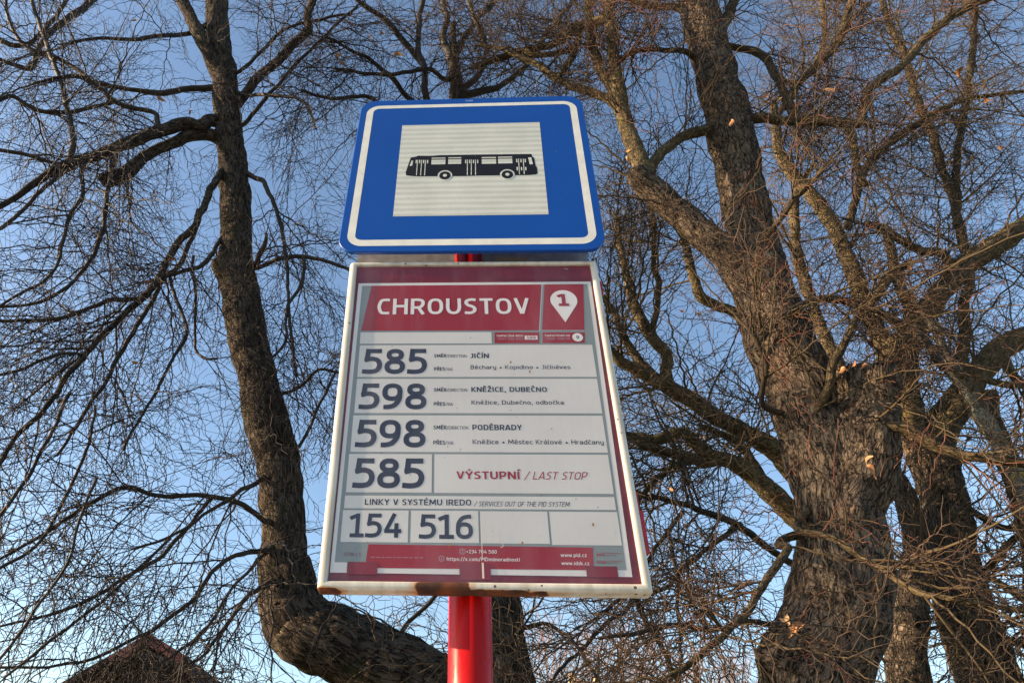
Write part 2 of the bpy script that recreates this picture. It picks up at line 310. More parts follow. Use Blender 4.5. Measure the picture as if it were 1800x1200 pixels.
def small_glyph(ch, w):
    """cap height 1, x-height .72; h is half a stroke"""
    h = w/2; T = 1-h; X = .72; t = X-h
    base = {'Č': 'C', 'Ě': 'E', 'É': 'E', 'Í': 'I', 'Ř': 'R', 'Ý': 'Y', 'Ž': 'Z', 'Ň': 'N', 'Ó': 'O', 'Á': 'A', 'č': 'c', 'ě': 'e', 'é': 'e', 'í': 'ı', 'ž': 'z', 'á': 'a', 'ř': 'r'}
    if ch in base:
        wd, st = small_glyph(base[ch], w); m = wd/2; y = 1.10 if ch.isupper() else .84
        if ch in 'ČĚŘŽŇčěžř': st = st+[_l(m-.15, y+.14, m, y+.02, m+.15, y+.14)]
        else: st = st+[_l(m-.05, y+.01, m+.10, y+.17)]
        return wd, st
    if ch in '0123456789' and ch not in '02367': return glyph(ch, w)
    if ch in 'CHROUSTV': return glyph(ch, w)
    G = {
     ' ': (.26, []), '0': (.64, [_o(.32, .5, .32-h, .5-h)]),
     '2': (.6, [_c(.06, T-.03, .28, T, .50, T-.06, .52, .68, .40, .45, .2, .26, .08, h), _l(.05, h, .58, h)]),
     '3': (.6, [_c(.06, T, .3, T, .5, T-.08, .48, .6, .25, .52), _c(.25, .52, .5, .45, .54, .25, .44, h+.03, .25, h, .04, h+.02)]),
     '6': glyph('6', w), '7': (.6, [_l(.02, T, .56, T), _l(.53, 1, .2, 0)]),
     'A': (.70, [_l(h*.7, 0, .33, 1), _l(.70-h*.7, 0, .37, 1), _l(.14, .27, .56, .27)]),
     'B': (.62, [_l(h, 0, h, 1), _c(h, T, .36, T, .50, T-.07, .50, .62, .36, .53, h, .53), _c(.3, .53, .48, .50, .55, .30, .47, h+.03, .3, h, h, h)]),
     'D': (.68, [_l(h, 0, h, 1), _c(h, T, .3, T, .53, T-.1, .60, .5, .53, h+.1, .3, h, h, h)]),
     'E': (.54, [_l(h, 0, h, 1), _l(h, T, .53, T), _l(h, .52, .48, .52), _l(h, h, .53, h)]),
     'F': (.52, [_l(h, 0, h, 1), _l(h, T, .52, T), _l(h, .5, .47, .5)]),
     'G': (.66, [_c(.58, T-.01, .36, T, .16, T-.08, h, .5, .16, h+.08, .36, h, .60, h+.02), _l(.60-h*.4, 0, .60-h*.4, .5), _l(.36, .5-h, .6, .5-h)]),
     'I': (w+.02, [_l(h+.01, 0, h+.01, 1)]), 'ı': (w+.02, [_l(h+.01, 0, h+.01, X)]),
     'J': (.42, [_c(.02, h, .17, h, .31, h+.09, .33, .35, .33, 1), _l(.12, T, .33, T)]),
     'K': (.64, [_l(h, 0, h, 1), _l(.57, 1, .2, .5, .60, 0)]),
     'L': (.50, [_l(h, 0, h, 1), _l(h, h, .5, h)]),
     'M': (.86, [_l(h, 0, h+.04, 1), _l(h+.05, .98, .43, .2), _l(.81-h, .98, .43, .2), _l(.86-h, 0, .82-h, 1)]),
     'N': (.70, [_l(h, 0, h, 1), _l(h+.02, .97, .68-h, .03), _l(.70-h, 0, .70-h, 1)]),
     'P': (.60, [_l(h, 0, h, 1), _c(h, T, .34, T, .51, T-.07, .52, .64, .42, .43, .28, .39, h, .39)]),
     'Y': (.62, [_l(.05, 1, .31, .45), _l(.57, 1, .31, .45), _l(.31, .48, .31, 0)]),
     'Z': (.58, [_l(.03, T, .54, T), _l(.50, T-.02, .08, h+.02), _l(.04, h, .56, h)]),
     'X': (.6, [_l(.05, 1, .55, 0), _l(.55, 1, .05, 0)]),
     'a': (.52, [_c(.06, t, .26, t, .42, t-.06, .45, .45, .45, 0), _c(.45, .40, .22, .41, h+.01, .34, h, .2, .15, h, .30, h, .45, h+.10)]),
     'b': (.56, [_l(h, 0, h, 1), _c(h, t-.05, .28, t, .46, t-.08, .48, .36, .46, h+.08, .28, h, h, h+.02)]),
     'c': (.46, [_c(.44, t, .28, t, .12, t-.07, h, .36, .12, h+.07, .28, h, .45, h+.01)]),
     'd': (.56, [_l(.56-h, 0, .56-h, 1), _c(.5, t, .28, t, .11, t-.08, h, .36, .10, h+.08, .25, h, .5, h+.05)]),
     'e': (.54, [_c(.47, h+.01, .28, h, .12, h+.07, h, .36, .12, t-.07, .28, t, .43, t-.07, .47, .38), _l(.10, .36, .50, .36)]),
     'h': (.56, [_l(h, 0, h, 1), _c(h, t-.07, .28, t, .43, t-.05, .48, t-.2, .48, 0)]),
     'i': (w+.02, [_l(h+.01, 0, h+.01, X), _l(h+.01, .84, h+.01, .84+w)]),
     'k': (.52, [_l(h, 0, h, 1), _l(.46, X, .2, .38, .50, 0)]), 'l': (.22, [_c(h, 1, h, .5, h, .2, h+.03, h+.02, .22, h)]),
     'm': (.84, [_l(h, 0, h, X), _c(h, t-.07, .24, t, .37, t-.06, .42, t-.2, .42, 0), _c(.42, t-.07, .58, t, .71, t-.06, .76, t-.2, .76, 0)]),
     'n': (.56, [_l(h, 0, h, X), _c(h, t-.07, .28, t, .43, t-.05, .48, t-.2, .48, 0)]),
     'o': (.56, [_o(.28, .36, .28-h, .36-h)]),
     'p': (.56, [_l(h, -.24, h, X), _c(h, t-.05, .28, t, .46, t-.08, .48, .36, .46, h+.08, .28, h, h, h+.02)]),
     'r': (.38, [_l(h, 0, h, X), _c(h, t-.12, .2, t-.02, .37, t)]),
     's': (.46, [_c(.41, t-.01, .22, t, .09, t-.07, .10, .44, .25, .36, .39, .29, .40, h+.07, .25, h, .04, h+.01)]),
     't': (.38, [_c(.12, .92, .12, .5, .12, .2, .17, h+.03, .37, h), _l(0, t, .36, t)]),
     'u': (.56, [_l(.48, 0, .48, X), _c(h, X, h, .3, .12, h+.06, .26, h, .48, h+.07)]),
     'v': (.50, [_l(.04, X, .25, .02), _l(.46, X, .25, .02)]), 'w': (.78, [_l(.04, X, .2, .02), _l(.39, .68, .2, .02), _l(.39, .68, .58, .02), _l(.74, X, .58, .02)]),
     'x': (.5, [_l(.04, X, .46, 0), _l(.46, X, .04, 0)]),
     'y': (.52, [_c(h, X, h, .35, .14, h+.07, .28, h, .44, h+.08), _c(.45, X, .45, .1, .42, -.14, .28, -.20, .06, -.19)]),
     'z': (.48, [_l(.04, t, .44, t), _l(.42, t, .08, h), _l(.04, h, .46, h)]),
     '/': (.42, [_l(.02, -.1, .40, 1.05)]), ',': (.2, [_l(.13, .14, .05, -.16)]), '.': (.22, [_l(.11, 0, .11, w)]),
     ':': (.22, [_l(.11, .05, .11, .05+w), _l(.11, .5, .11, .5+w)]), '+': (.56, [_l(.05, .45, .51, .45), _l(.28, .22, .28, .68)]), ')': (.3, [_c(.08, 1, .2, .7, .2, .3, .08, 0)]),
     '-': (.4, [_l(.03, .36, .37, .36)]),
    }
    if ch == '●': return (.50, [se(.25, .34, .10, .10, 2., 14)])
    return G[ch]
def text(name, s_, x0, zb, width, cap, m, parent, M, d, bold=0., shear=0.):
    w = .115+bold*2.2; V, Fc = [], []; X = 0; items = []
    for ch in s_:
        wd, st = small_glyph(ch, w)
        items += [(p+np.array([X, 0]), .199 if ch == '●' else w) for p in st]; X += wd+.115
    X -= .115; sx = width/X
    if shear: sx = width/(X+shear)
    for j, (p, ww) in enumerate(items):
        tn = np.gradient(p, axis=0); tn /= np.linalg.norm(tn, axis=1)[:, None]+1e-9
        if len(p) > 4 and np.allclose(p[0], p[-1]): tn[0] = tn[-1] = (p[1]-p[-2])/np.linalg.norm(p[1]-p[-2])
        nr = np.stack([-tn[:, 1], tn[:, 0]], -1)*ww/2; k = len(V); n = len(p)
        for q in np.vstack([p+nr, p-nr]): V.append((x0+(q[0]+shear*q[1])*sx, -(j % 3)*.00003, zb+q[1]*cap))
        Fc += [(k+i, k+n+i, k+n+i+1, k+i+1) for i in range(n-1)]
    return mk(name, V, Fc, m, parent, lay(M, d))
lt = mat('white_print', (.83, .80, .74), .5)
text('lettering', 'TOP', -.012, .236, .018, .006, mat('pale_blue_print', (.25, .4, .6), .4), sg, MU, 0.00023, .01)

rs = random.Random(21); sk_ = []
for _ in range(46):
    x, z, q = rs.uniform(-.24, .24), rs.uniform(-.24, .20)*rs.choice((1, 1, -.9)), rs.uniform(.0004, .0013)
    sk_.append([(x+q*rs.uniform(.5, 1.4)*math.cos(a_), z+q*rs.uniform(.5, 1.2)*math.sin(a_)) for a_ in np.arange(0, 6.28, 1.05)])
tag(flat('dirt_specks', sk_, mat('sign_dirt', (.16, .15, .12), .8), sg, MU, 0.00114), kind='stuff')
# mounting rail behind the blue sign
v, f = box(-.222, .222, .030, .040, .314, .40)
mk('mounting_rail', v, f, galv, post, ML)
flat('rating_sticker', [rect(.045, .320, .105, .345)], mat('sticker', (.42, .36, .24), .6), po, ML, -.0296)

# white display case ------------------------------------------------
def rusty():
    m = mat('case_white', (.6, .58, .52), .38); b = m.node_tree.nodes['Principled BSDF']
    tc = N(m, 'ShaderNodeTexCoord'); sp = N(m, 'ShaderNodeSeparateXYZ'); L(m, tc.outputs['Object'], sp.inputs[0])
    def math_(op, a, bb):
        n = N(m, 'ShaderNodeMath', operation=op)
        for i, x in enumerate((a, bb)):
            if isinstance(x, (int, float)): n.inputs[i].default_value = x
            else: L(m, x, n.inputs[i])
        return n.outputs[0]
    nz = N(m, 'ShaderNodeTexNoise', Scale=26., Detail=7., Roughness=.6); L(m, tc.outputs['Object'], nz.inputs['Vector'])
    nb = N(m, 'ShaderNodeTexNoise', Scale=9., Detail=5.); L(m, tc.outputs['Object'], nb.inputs['Vector'])
    def blob(cx, cz, rx, rz):
        dx = math_('DIVIDE', math_('SUBTRACT', sp.outputs[0], cx), rx); dz = math_('DIVIDE', math_('SUBTRACT', sp.outputs[2], cz), rz)
        return math_('SUBTRACT', 1.0, math_('SQRT', math_('ADD', math_('MULTIPLY', dx, dx), math_('MULTIPLY', dz, dz)), 0))
    t = math_('MAXIMUM', blob(-.055, -.297, .040, .017), blob(.0, -.3055, .105, .0065))
    t = math_('MAXIMUM', t, blob(-.222, -.305, .03, .007))
    f_ = math_('ADD', t, math_('MULTIPLY', math_('SUBTRACT', nz.outputs['Fac'], .5), 1.3))
    r = ramp(m, f_, [(.02, (0, 0, 0)), (.10, (1, 1, 1))]); halo = ramp(m, f_, [(-.0, (0, 0, 0)), (.08, (1, 1, 1))])
    f2 = math_('ADD', t, math_('MULTIPLY', math_('SUBTRACT', nb.outputs['Fac'], .5), 1.)); 
    h = ramp(m, math_('ADD', f2, .30), [(.1, (0, 0, 0)), (.42, (1, 1, 1))])
    base = ramp(m, nb.outputs['Fac'], [(.3, (.54, .51, .43)), (.7, (.66, .63, .55))])
    # little chips of rust
    vo = N(m, 'ShaderNodeTexVoronoi', Scale=62.); L(m, tc.outputs['Object'], vo.inputs['Vector'])
    ch = ramp(m, math_('ADD', vo.outputs['Distance'], math_('MULTIPLY', nb.outputs['Fac'], .36)), [(.250, (1, 1, 1)), (.275, (0, 0, 0))])
    m1 = N(m, 'ShaderNodeMixRGB'); L(m, h.outputs[0], m1.inputs[0]); L(m, base.outputs[0], m1.inputs[1]); m1.inputs[2].default_value = (.5, .25, .08, 1)
    gm_ = N(m, 'ShaderNodeMapping'); gm_.inputs['Scale'].default_value = (1, 1, .12); L(m, tc.outputs['Object'], gm_.inputs[0])
    gn = N(m, 'ShaderNodeTexNoise', Scale=60., Detail=6.); L(m, gm_.outputs[0], gn.inputs['Vector']); gr_ = ramp(m, gn.outputs['Fac'], [(.42, (1, 1, 1)), (.72, (.62, .57, .48))])
    m0 = N(m, 'ShaderNodeMixRGB', blend_type='MULTIPLY'); m0.inputs[0].default_value = .8; L(m, m1.outputs[0], m0.inputs[1]); L(m, gr_.outputs[0], m0.inputs[2])
    m2 = N(m, 'ShaderNodeMixRGB'); L(m, ch.outputs[0], m2.inputs[0]); L(m, m0.outputs[0], m2.inputs[1]); m2.inputs[2].default_value = (.11, .055, .03, 1)
    m3 = N(m, 'ShaderNodeMixRGB'); L(m, r.outputs[0], m3.inputs[0]); L(m, m2.outputs[0], m3.inputs[1])
    rc = ramp(m, nz.outputs['Fac'], [(.3, (.20, .055, .014)), (.62, (.030, .012, .008))]); L(m, rc.outputs[0], m3.inputs[2])
    L(m, m3.outputs[0], b.inputs['Base Color'])
    rr = ramp(m, r.outputs[0], [(0, (.33,)*3), (1, (.9,)*3)]); L(m, rr.outputs[0], b.inputs['Roughness'])
    bp = N(m, 'ShaderNodeBump', Strength=.35, Distance=.0015); L(m, m3.outputs[0], bp.inputs['Height']); L(m, bp.outputs[0], b.inputs['Normal'])
    return m
case_m = rusty()
def frame_mesh():
    ox0, ox1, oz0, oz1 = -.2300, .2300, -.3025, .3085
    ix0, ix1, iz0, iz1 = -.2158, .2165, -.2893, .2990
    # section: (inset fraction 0 outer ..1 inner, y)
    sec = [(0, .024), (0, .007), (.06, .0045), (.18, .0012), (.34, 0), (.80, 0), (.93, .0010), (1, .0032), (1, .012)]
    rings = []; n = 6
    for t, y in sec:
        x0, x1 = ox0+(ix0-ox0)*t, ox1+(ix1-ox1)*t; z0, z1 = oz0+(iz0-oz0)*t, oz1+(iz1-oz1)*t
        rings.append([(x, y, z) for x, z in rrect(x0, z0, x1, z1, .004*(1-t)+.001, n)])
    k = len(rings[0]); V = [p for r in rings for p in r]
    Fc = [(a*k+i, (a+1)*k+i, (a+1)*k+(i+1) % k, a*k+(i+1) % k) for a in range(len(sec)-1) for i in range(k)]
    Fc.append(list(range(k-1, -1, -1)))
    return V, Fc
v, f = frame_mesh(); fr = mk('display_case', v, f, case_m, post, ML, True)
maroon = mottled('maroon_lining', (.15, .006, .010), (.23, .012, .016), 12, .4, 5)
flat('case_lining', [rect(-.2157, -.2892, .2164, .2989)], maroon, fr, ML, -.0058)
flat('maroon_ledge', [rect(-.2157, .268, .2164, .2905)], mottled('maroon_ledge', (.17, .006, .012), (.24, .014, .02), 20, .35), fr, ML, -.0054)
redm = mottled('red_latch', (.45, .012, .02), (.3, .01, .015), 40, .35)
v, f = merge(box(.2300, .2365, .009, .026, -.243, -.180), box(.2275, .233, .010, .024, -.180, -.150)); mk('latch', v, f, redm, fr, ML)
v, f = box(.2300, .2340, .009, .024, .236, .264); mk('hinge', v, f, redm, fr, ML)
for z_ in (.17, -.22): v, f = box(-.03, .05, .024, .034, z_, z_+.05); mk('clamp', v, f, galv, fr, ML)
def glassm():
    m = bpy.data.materials.new('plexiglass'); m.use_nodes = True; n = m.node_tree; n.nodes.remove(n.nodes['Principled BSDF'])
    out = n.nodes['Material Output']; t = N(m, 'ShaderNodeBsdfTransparent'); t.inputs[0].default_value = (.96, .95, .97, 1)
    g = N(m, 'ShaderNodeBsdfGlossy', Roughness=.07); df = N(m, 'ShaderNodeBsdfDiffuse'); df.inputs[0].default_value = (.7, .68, .74, 1)
    tc = N(m, 'ShaderNodeTexCoord'); mg = N(m, 'ShaderNodeMapping'); mg.inputs['Scale'].default_value = (1, 1, .18); L(m, tc.outputs['Object'], mg.inputs[0])
    nz = N(m, 'ShaderNodeTexNoise', Scale=14., Detail=8., Roughness=.7); L(m, mg.outputs[0], nz.inputs['Vector'])
    r = ramp(m, nz.outputs['Fac'], [(.45, (.0,)*3), (.8, (.09,)*3)])
    fr_ = N(m, 'ShaderNodeLayerWeight', Blend=.5); pp = N(m, 'ShaderNodeMath', operation='POWER'); L(m, fr_.outputs['Facing'], pp.inputs[0]); pp.inputs[1].default_value = 5.
    pw = N(m, 'ShaderNodeMath', operation='MULTIPLY_ADD'); L(m, pp.outputs[0], pw.inputs[0]); pw.inputs[1].default_value = .8; pw.inputs[2].default_value = .03; a = N(m, 'ShaderNodeMixShader'); b = N(m, 'ShaderNodeMixShader')
    L(m, r.outputs[0], a.inputs[0]); L(m, t.outputs[0], a.inputs[1]); L(m, df.outputs[0], a.inputs[2])
    L(m, pw.outputs[0], b.inputs[0]); L(m, a.outputs[0], b.inputs[1]); L(m, g.outputs[0], b.inputs[2]); L(m, b.outputs[0], out.inputs[0])
    return m
flat('glass_cover', [rect(-.2156, -.2891, .2163, .2988)], glassm(), fr, ML, -.0022)
scr = mat('scratch', (.6, .52, .45), .6)
def wire(pts, w):
    P = []
    for i in range(len(pts)-1):
        (a, b), (c, d) = pts[i], pts[i+1]; l = math.hypot(c-a, d-b); nx, nz_ = -(d-b)/l*w/2, (c-a)/l*w/2
        P.append([(a+nx, b+nz_), (c+nx, d+nz_), (c-nx, d-nz_), (a-nx, b-nz_)])
    return P
for p_, w_ in (([(.000, -.262), (.0002, -.284)], .0028), ([(.0, -.200), (-.0005, -.258)], .0009), ([(.010, -.226), (.016, -.214), (.024, -.224), (.030, -.238), (.026, -.240)], .0008), ([(.168, .29), (.175, .287)], .001)): flat('scratch', wire(p_, w_), scr, fr, ML, -.0018)
rs = random.Random(3)
specks = []
for _ in range(70):
    x, z, r = rs.uniform(-.21, .21), rs.uniform(-.28, .29), rs.uniform(.0003, .0011)
    specks.append([(x+r*rs.uniform(.6, 1.3)*math.cos(a), z+r*rs.uniform(.6, 1.3)*math.sin(a)) for a in np.arange(0, 6.28, 1.05)])
tag(flat('dirt_specks', specks, mat('dirt', (.08, .05, .03), .8), fr, ML, -.0018), kind='stuff')
for x, z in ((.0885, .06), (.058, .079), (-.047, -.2375), (.057, -.2335), (.16, -.205)):
    flat('dead_fly', [[(x-.0016, z), (x-.0005, z-.003), (x+.0012, z-.0012), (x+.0016, z+.002), (x-.0003, z+.0026)]], mat('dry_bit', (.25, .14, .05), .8), fr, ML, -.0014)

# the printed sheet inside the case -------------------------------------
PM = lay(ML, -.0050)
sheet = thing('timetable_sheet', (MU.translation.x, ML.translation.y, ML.translation.z-.27), 'printed grey and red CHROUSTOV line list behind the clear cover of the white case', 'notice')
paper = mottled('paper', (.66, .64, .575), (.72, .70, .63), 6, .6)
paperw = mottled('paper_margin', (.70, .67, .61), (.78, .75, .68), 8, .6)
grey = mottled('grey_print', (.22, .26, .245), (.255, .295, .28), 6, .6)
hred = mottled('red_print', (.30, .010, .015), (.35, .014, .02), 7, .55)
PB = [(-.212, -.2845), (.208, -.2850), (.2085, -.274), (.2138, .2605), (-.2105, .2588), (-.2145, -.265)]
flat('paper', [[(-.2140, -.277), (.2052, -.2790), (.2135, .2600), (-.2105, .2588)]], paperw, sheet, PM, .0)
flat('grey_field', [[(-.2085, -.262), (.1985, -.2695), (.2065, .2538), (-.2035, .2526)]], grey, sheet, PM, 0.00020)
flat('header_band', [[(-.186, .2525), (.1240, .2535), (.1112, .1488), (-.1985, .1488)][::1]], hred, sheet, PM, 0.00040)
flat('header_band', [[(.1294, .2535), (.1995, .2538), (.1889, .1486), (.1165, .1488)]], hred, sheet, PM, 0.00040)
# thin pale divider lines
flat('divider', [[(.1240, .2535), (.1255, .2535), (.1130, .1488), (.1112, .1488)], [(.1112, .1486), (.1889, .1486), (.1889, .1476), (.1112, .1476)]], mat('pale_grey', (.5, .53, .55), .6), sheet, PM, 0.00060)
for r in (rect(-.199, .1206, .0285, .1450),
          rect(-.1985, .0515, .1985, .1172), rect(-.1985, -.0181, .1980, .0480), rect(-.1995, -.0880, .1975, -.0224),
          rect(-.2010, -.1557, -.0724, -.0916), rect(-.0686, -.1560, .1970, -.0916), rect(-.2018, -.1812, .1968, -.1610),
          rect(-.2028, -.2327, -.1060, -.1842), rect(-.1022, -.2327, -.0040, -.1842), rect(-.0013, -.2330, .0965, -.1845), rect(.0995, -.2345, .1976, -.1845)):
    flat('white_field', [r], paper, sheet, PM, 0.00040)
for r in ([(.0341, .1444), (.1111, .1441), (.1093, .1208), (.0331, .1211)], [(.1169, .1441), (.1892, .1438), (.1866, .1213), (.1150, .1210)]):
    flat('zone_band', [r], hred, sheet, PM, 0.00040)
stroke('stop_name', 'CHROUSTOV', -.1735, .0975, .1850, .2210, lt, sheet, PM, 0.00065, .155, .13)
def pin():
    cx, cz, r = .1603, .2155, .0238; P = []
    for i in range(41):
        a = math.radians(-35+250*i/40); P.append((cx+r*math.cos(a), cz+r*math.sin(a)))
    return P[:]+[(.1582, .1658)]
flat('stand_pin', [pin()], lt, sheet, PM, 0.00065)
stroke('stand_number', '1', .1492, .1680, .2022, .2302, hred, sheet, PM, 0.00090, .21)
flat('zone_badge', [rect(.0853, .1284, .1072, .1369)], lt, sheet, PM, 0.00065)
text('lettering', '199', .0885, .1298, .0157, .0058, hred, sheet, PM, 0.00090, .02)
c9 = [(.1757+.0090*math.cos(a), .1330+.0090*math.sin(a)) for a in np.linspace(0, 2*math.pi, 30, endpoint=False)]
flat('zone_badge', [c9], lt, sheet, PM, 0.00065)
text('lettering', '9', .1733, .1296, .0048, .0068, black, sheet, PM, 0.00090, .03)
pk = mat('pink_print', (.5, .3, .32), .6)
text('lettering', 'TARIFNÍ ZÓNA IREDO', .0368, .1345, .0462, .0042, lt, sheet, PM, 0.00065, .01)
text('lettering', 'TARIFF ZONE IREDO', .0385, .1280, .0445, .0040, pk, sheet, PM, 0.00065)
text('lettering', 'TARIFNÍ PÁSMO PID', .1199, .1345, .0430, .0042, lt, sheet, PM, 0.00065, .01)
text('lettering', 'TARIFF ZONE PID', .1225, .1280, .0400, .0040, pk, sheet, PM, 0.00065)
for s, x0, x1, z0, z1 in (('585', -.1912, -.0820, .0576, .1092), ('598', -.1922, -.0823, -.0112, .0386), ('598', -.1932, -.0828, -.0802, -.0307), ('585', -.1922, -.0835, -.1490, -.0992),
                          ('154', -.1918, -.1158, -.2258, -.1893), ('516', -.0902, -.0122, -.2270, -.1900)):
    stroke('line_number', s, x0, x1, z0, z1, black, sheet, PM, 0.00065, .172 if x1 > -.1 and x1 < -.05 else .165, .075)
for zb, n1, via, (zh, ch, hw), (zv, vw) in (
        (.0912, 'JIČÍN', 'Běchary ● Kopidlno ● Jičíněves', (.0898, .0086, .0313), (.0672, .1668)),
        (.0227, 'KNĚŽICE, DUBEČNO', 'Kněžice, Dubečno, odbočka', (.0222, .0086, .1232), (-.0018, .1493)),
        (-.0478, 'PODĚBRADY', 'Kněžice ● Městec Králové ● Hradčany', (-.0490, .0088, .0778), (-.0738, .2036))):
    text('lettering', 'SMĚR', -.0705, zb, .0208, .0068, black, sheet, PM, 0.00065, .03)
    text('lettering', '/DIRECTION', -.0492, zb, .0335, .0058, black, sheet, PM, 0.00065)
    text('lettering', 'PŘES', -.0705, zb-.0270, .0183, .0068, black, sheet, PM, 0.00065, .03)
    text('lettering', '/VIA', -.0518, zb-.0270, .0125, .0058, black, sheet, PM, 0.00065)
    text('destination', n1, -.0090, zh, hw, ch+.0008, black, sheet, PM, 0.00065, .028)
    text('via_stops', via, -.0092, zv, vw-.0012, .0079, black, sheet, PM, 0.00065, .008)
text('lettering', 'VÝSTUPNÍ', -.0348, -.1333, .0950, .0128, hred, sheet, PM, 0.00065, .03)
text('lettering', '/ LAST STOP', .0668, -.1334, .0965, .0125, hred, sheet, PM, 0.00065, .0, .28)
text('lettering', 'LINKY V SYSTÉMU IREDO', -.1715, -.1758, .1578, .0094, black, sheet, PM, 0.00065, .022)
text('lettering', '/ SERVICES OUT OF THE PID SYSTEM', -.0098, -.1768, .1410, .0076, black, sheet, PM, 0.00065, .0, .28)
flat('footer_band', [[(-.1622, -.2358), (.1563, -.2378), (.1537, -.2662), (-.1644, -.2612)]], hred, sheet, PM, 0.00045)
flat('footer_band', [rect(-.148, -.2700, .1432, -.2600)], hred, sheet, PM, 0.00030)
text('lettering', '+234 704 560', -.0225, -.2478, .0430, .0050, lt, sheet, PM, 0.00065, .008)
text('lettering', 'https://x.com/PIDmimoradnosti', -.0502, -.2588, .1025, .0052, lt, sheet, PM, 0.00065, .01)
text('lettering', 'www.pid.cz', .1099, -.2517, .0362, .0052, lt, sheet, PM, 0.00065, .01)
text('lettering', 'www.idsk.cz', .1099, -.2632, .0385, .0052, lt, sheet, PM, 0.00065, .01)
for cx, cz, g in ((-.0278, -.2452, ')'), (-.0575, -.2556, 'x')):
    c = [(cx+.0042*math.cos(a), cz+.0042*math.sin(a)) for a in np.linspace(0, 2*math.pi, 24, endpoint=False)]
    c2 = [(cx+.0033*math.cos(a), cz+.0033*math.sin(a)) for a in np.linspace(0, 2*math.pi, 24, endpoint=False)]
    ring('icon', c, c2, pk, sheet, PM, 0.00065); text('icon', g, cx-.0013, cz-.002, .0026, .0045, pk, sheet, PM, 0.00065)
text('lettering', '0739 / 1', -.1965, -.2533, .0245, .0050, mat('dull_red', (.25, .06, .08), .6), sheet, PM, 0.00065, .01)
rs = random.Random(9); wx = -.1580; wl = []
while wx < -.086:
    l_ = rs.uniform(.004, .009); wl.append(rect(wx, -.2556, min(wx+l_, -.083), -.2541)); wx += l_+.0016
flat('tiny_print', wl, mat('dull_pink', (.42, .16, .19), .6), sheet, PM, 0.00065)
dr = mat('logo_red', (.33, .05, .07), .6)
text('logo', 'pid', .1605, -.2497, .0105, .0050, dr, sheet, PM, 0.00065, .03); text('logo', 'idsk', .1592, -.2605, .0125, .0045, dr, sheet, PM, 0.00065, .03)
flat('logo_line', [rect(.1725, -.2460, .1950, -.2453), rect(.1725, -.2492, .1870, -.2486), rect(.1725, -.2572, .1945, -.2565), rect(.1725, -.2600, .1880, -.2594)], dr, sheet, PM, 0.00060)
for x0, x1, z0, z1 in ((-.1902, -.1475, -.2795, -.2618), (-.0325, .0108, -.2855, -.2622), (.1430, .1860, -.2800, -.2648)):
    flat('holding_tab', [rect(x0, z0, x1, z1)], mottled('maroon_tab', (.20, .008, .014), (.25, .012, .02), 20, .45), sheet, PM, 0.00100)

# ---------------------------------------------------------------- ground
gm = mottled('ground_grass', (.035, .05, .015), (.09, .08, .04), 3, .95, 8)
v = [(-600, -600, 0), (600, -600, 0), (600, 900, 0), (-600, 900, 0)]
tag(mk('ground', v, [(0, 1, 2, 3)], gm), kind='structure')
pv = mottled('pavement_stone', (.32, .31, .29), (.42, .40, .37), 6, .9, 8)
v, f = box(-30, 30, -2.2, 1.7, 0, .004); tag(mk('pavement', v, f, pv), kind='structure')
v, f = box(-30, 30, -2.4, -2.2, 0, .006); tag(mk('kerb', v, f, mottled('kerb_stone', (.2, .2, .19), (.3, .3, .28), 9, .9)), kind='structure')
v, f = box(-40, 40, -9.4, -2.4, 0, .003); tag(mk('road', v, f, mottled('asphalt', (.045, .045, .047), (.07, .07, .07), 40, .85)), kind='structure')

# ---------------------------------------------------------------- trees
exec_marker = 0
def frames(P):
    """P (N,n,3) -> two unit vectors across each polyline"""
    T = np.gradient(P, axis=1); T /= np.linalg.norm(T, axis=2, keepdims=True)+1e-9
    ref = np.zeros_like(T); ref[..., 1] = 1.0
    par = np.abs(T[..., 1]) > .92; ref[par] = (1, 0, 0)
    A = np.cross(T, ref); A /= np.linalg.norm(A, axis=2, keepdims=True)+1e-9
    return A, np.cross(A, T)
def tubes(P, R, k):
    """many open tubes at once"""
    n_, n, _ = P.shape; A, B = frames(P)
    an = np.arange(k)*2*math.pi/k
    V = P[:, :, None, :]+R[:, :, None, None]*(np.cos(an)[None, None, :, None]*A[:, :, None, :]+np.sin(an)[None, None, :, None]*B[:, :, None, :])
    i = np.arange(n_)[:, None, None]*n*k+np.arange(n-1)[None, :, None]*k; a = np.arange(k)[None, None, :]; b = (a+1) % k
    Q = np.stack([i+a, i+b, i+k+b, i+k+a], -1).reshape(-1, 4)
    return V.reshape(-1, 3), Q
def walk(P0, D0, Ln, n, wander, droop, zig=0., curl=0.):
    """vectorised crooked growth: (N,3) starts and directions -> (N,n,3)"""
    n_ = len(P0); P = np.empty((n_, n, 3)); D = D0/np.linalg.norm(D0, axis=1, keepdims=True); P[:, 0] = P0
    st = (Ln/(n-1))[:, None]; zd = rng.normal(size=(n_, 3)); zd -= (zd*D).sum(1, keepdims=True)*D; zd /= np.linalg.norm(zd, axis=1, keepdims=True)
    cv = rng.normal(size=(n_, 3))*curl
    global ZD; ZD = zd
    for s in range(1, n):
        D = D+rng.normal(size=(n_, 3))*wander+np.array([0, 0, droop])+cv
        D /= np.linalg.norm(D, axis=1, keepdims=True)
        Z = D+zd*zig*(1 if s % 2 else -1); Z /= np.linalg.norm(Z, axis=1, keepdims=True)
        P[:, s] = P[:, s-1]+Z*st*rng.uniform(.75, 1.25, (n_, 1))
    return P
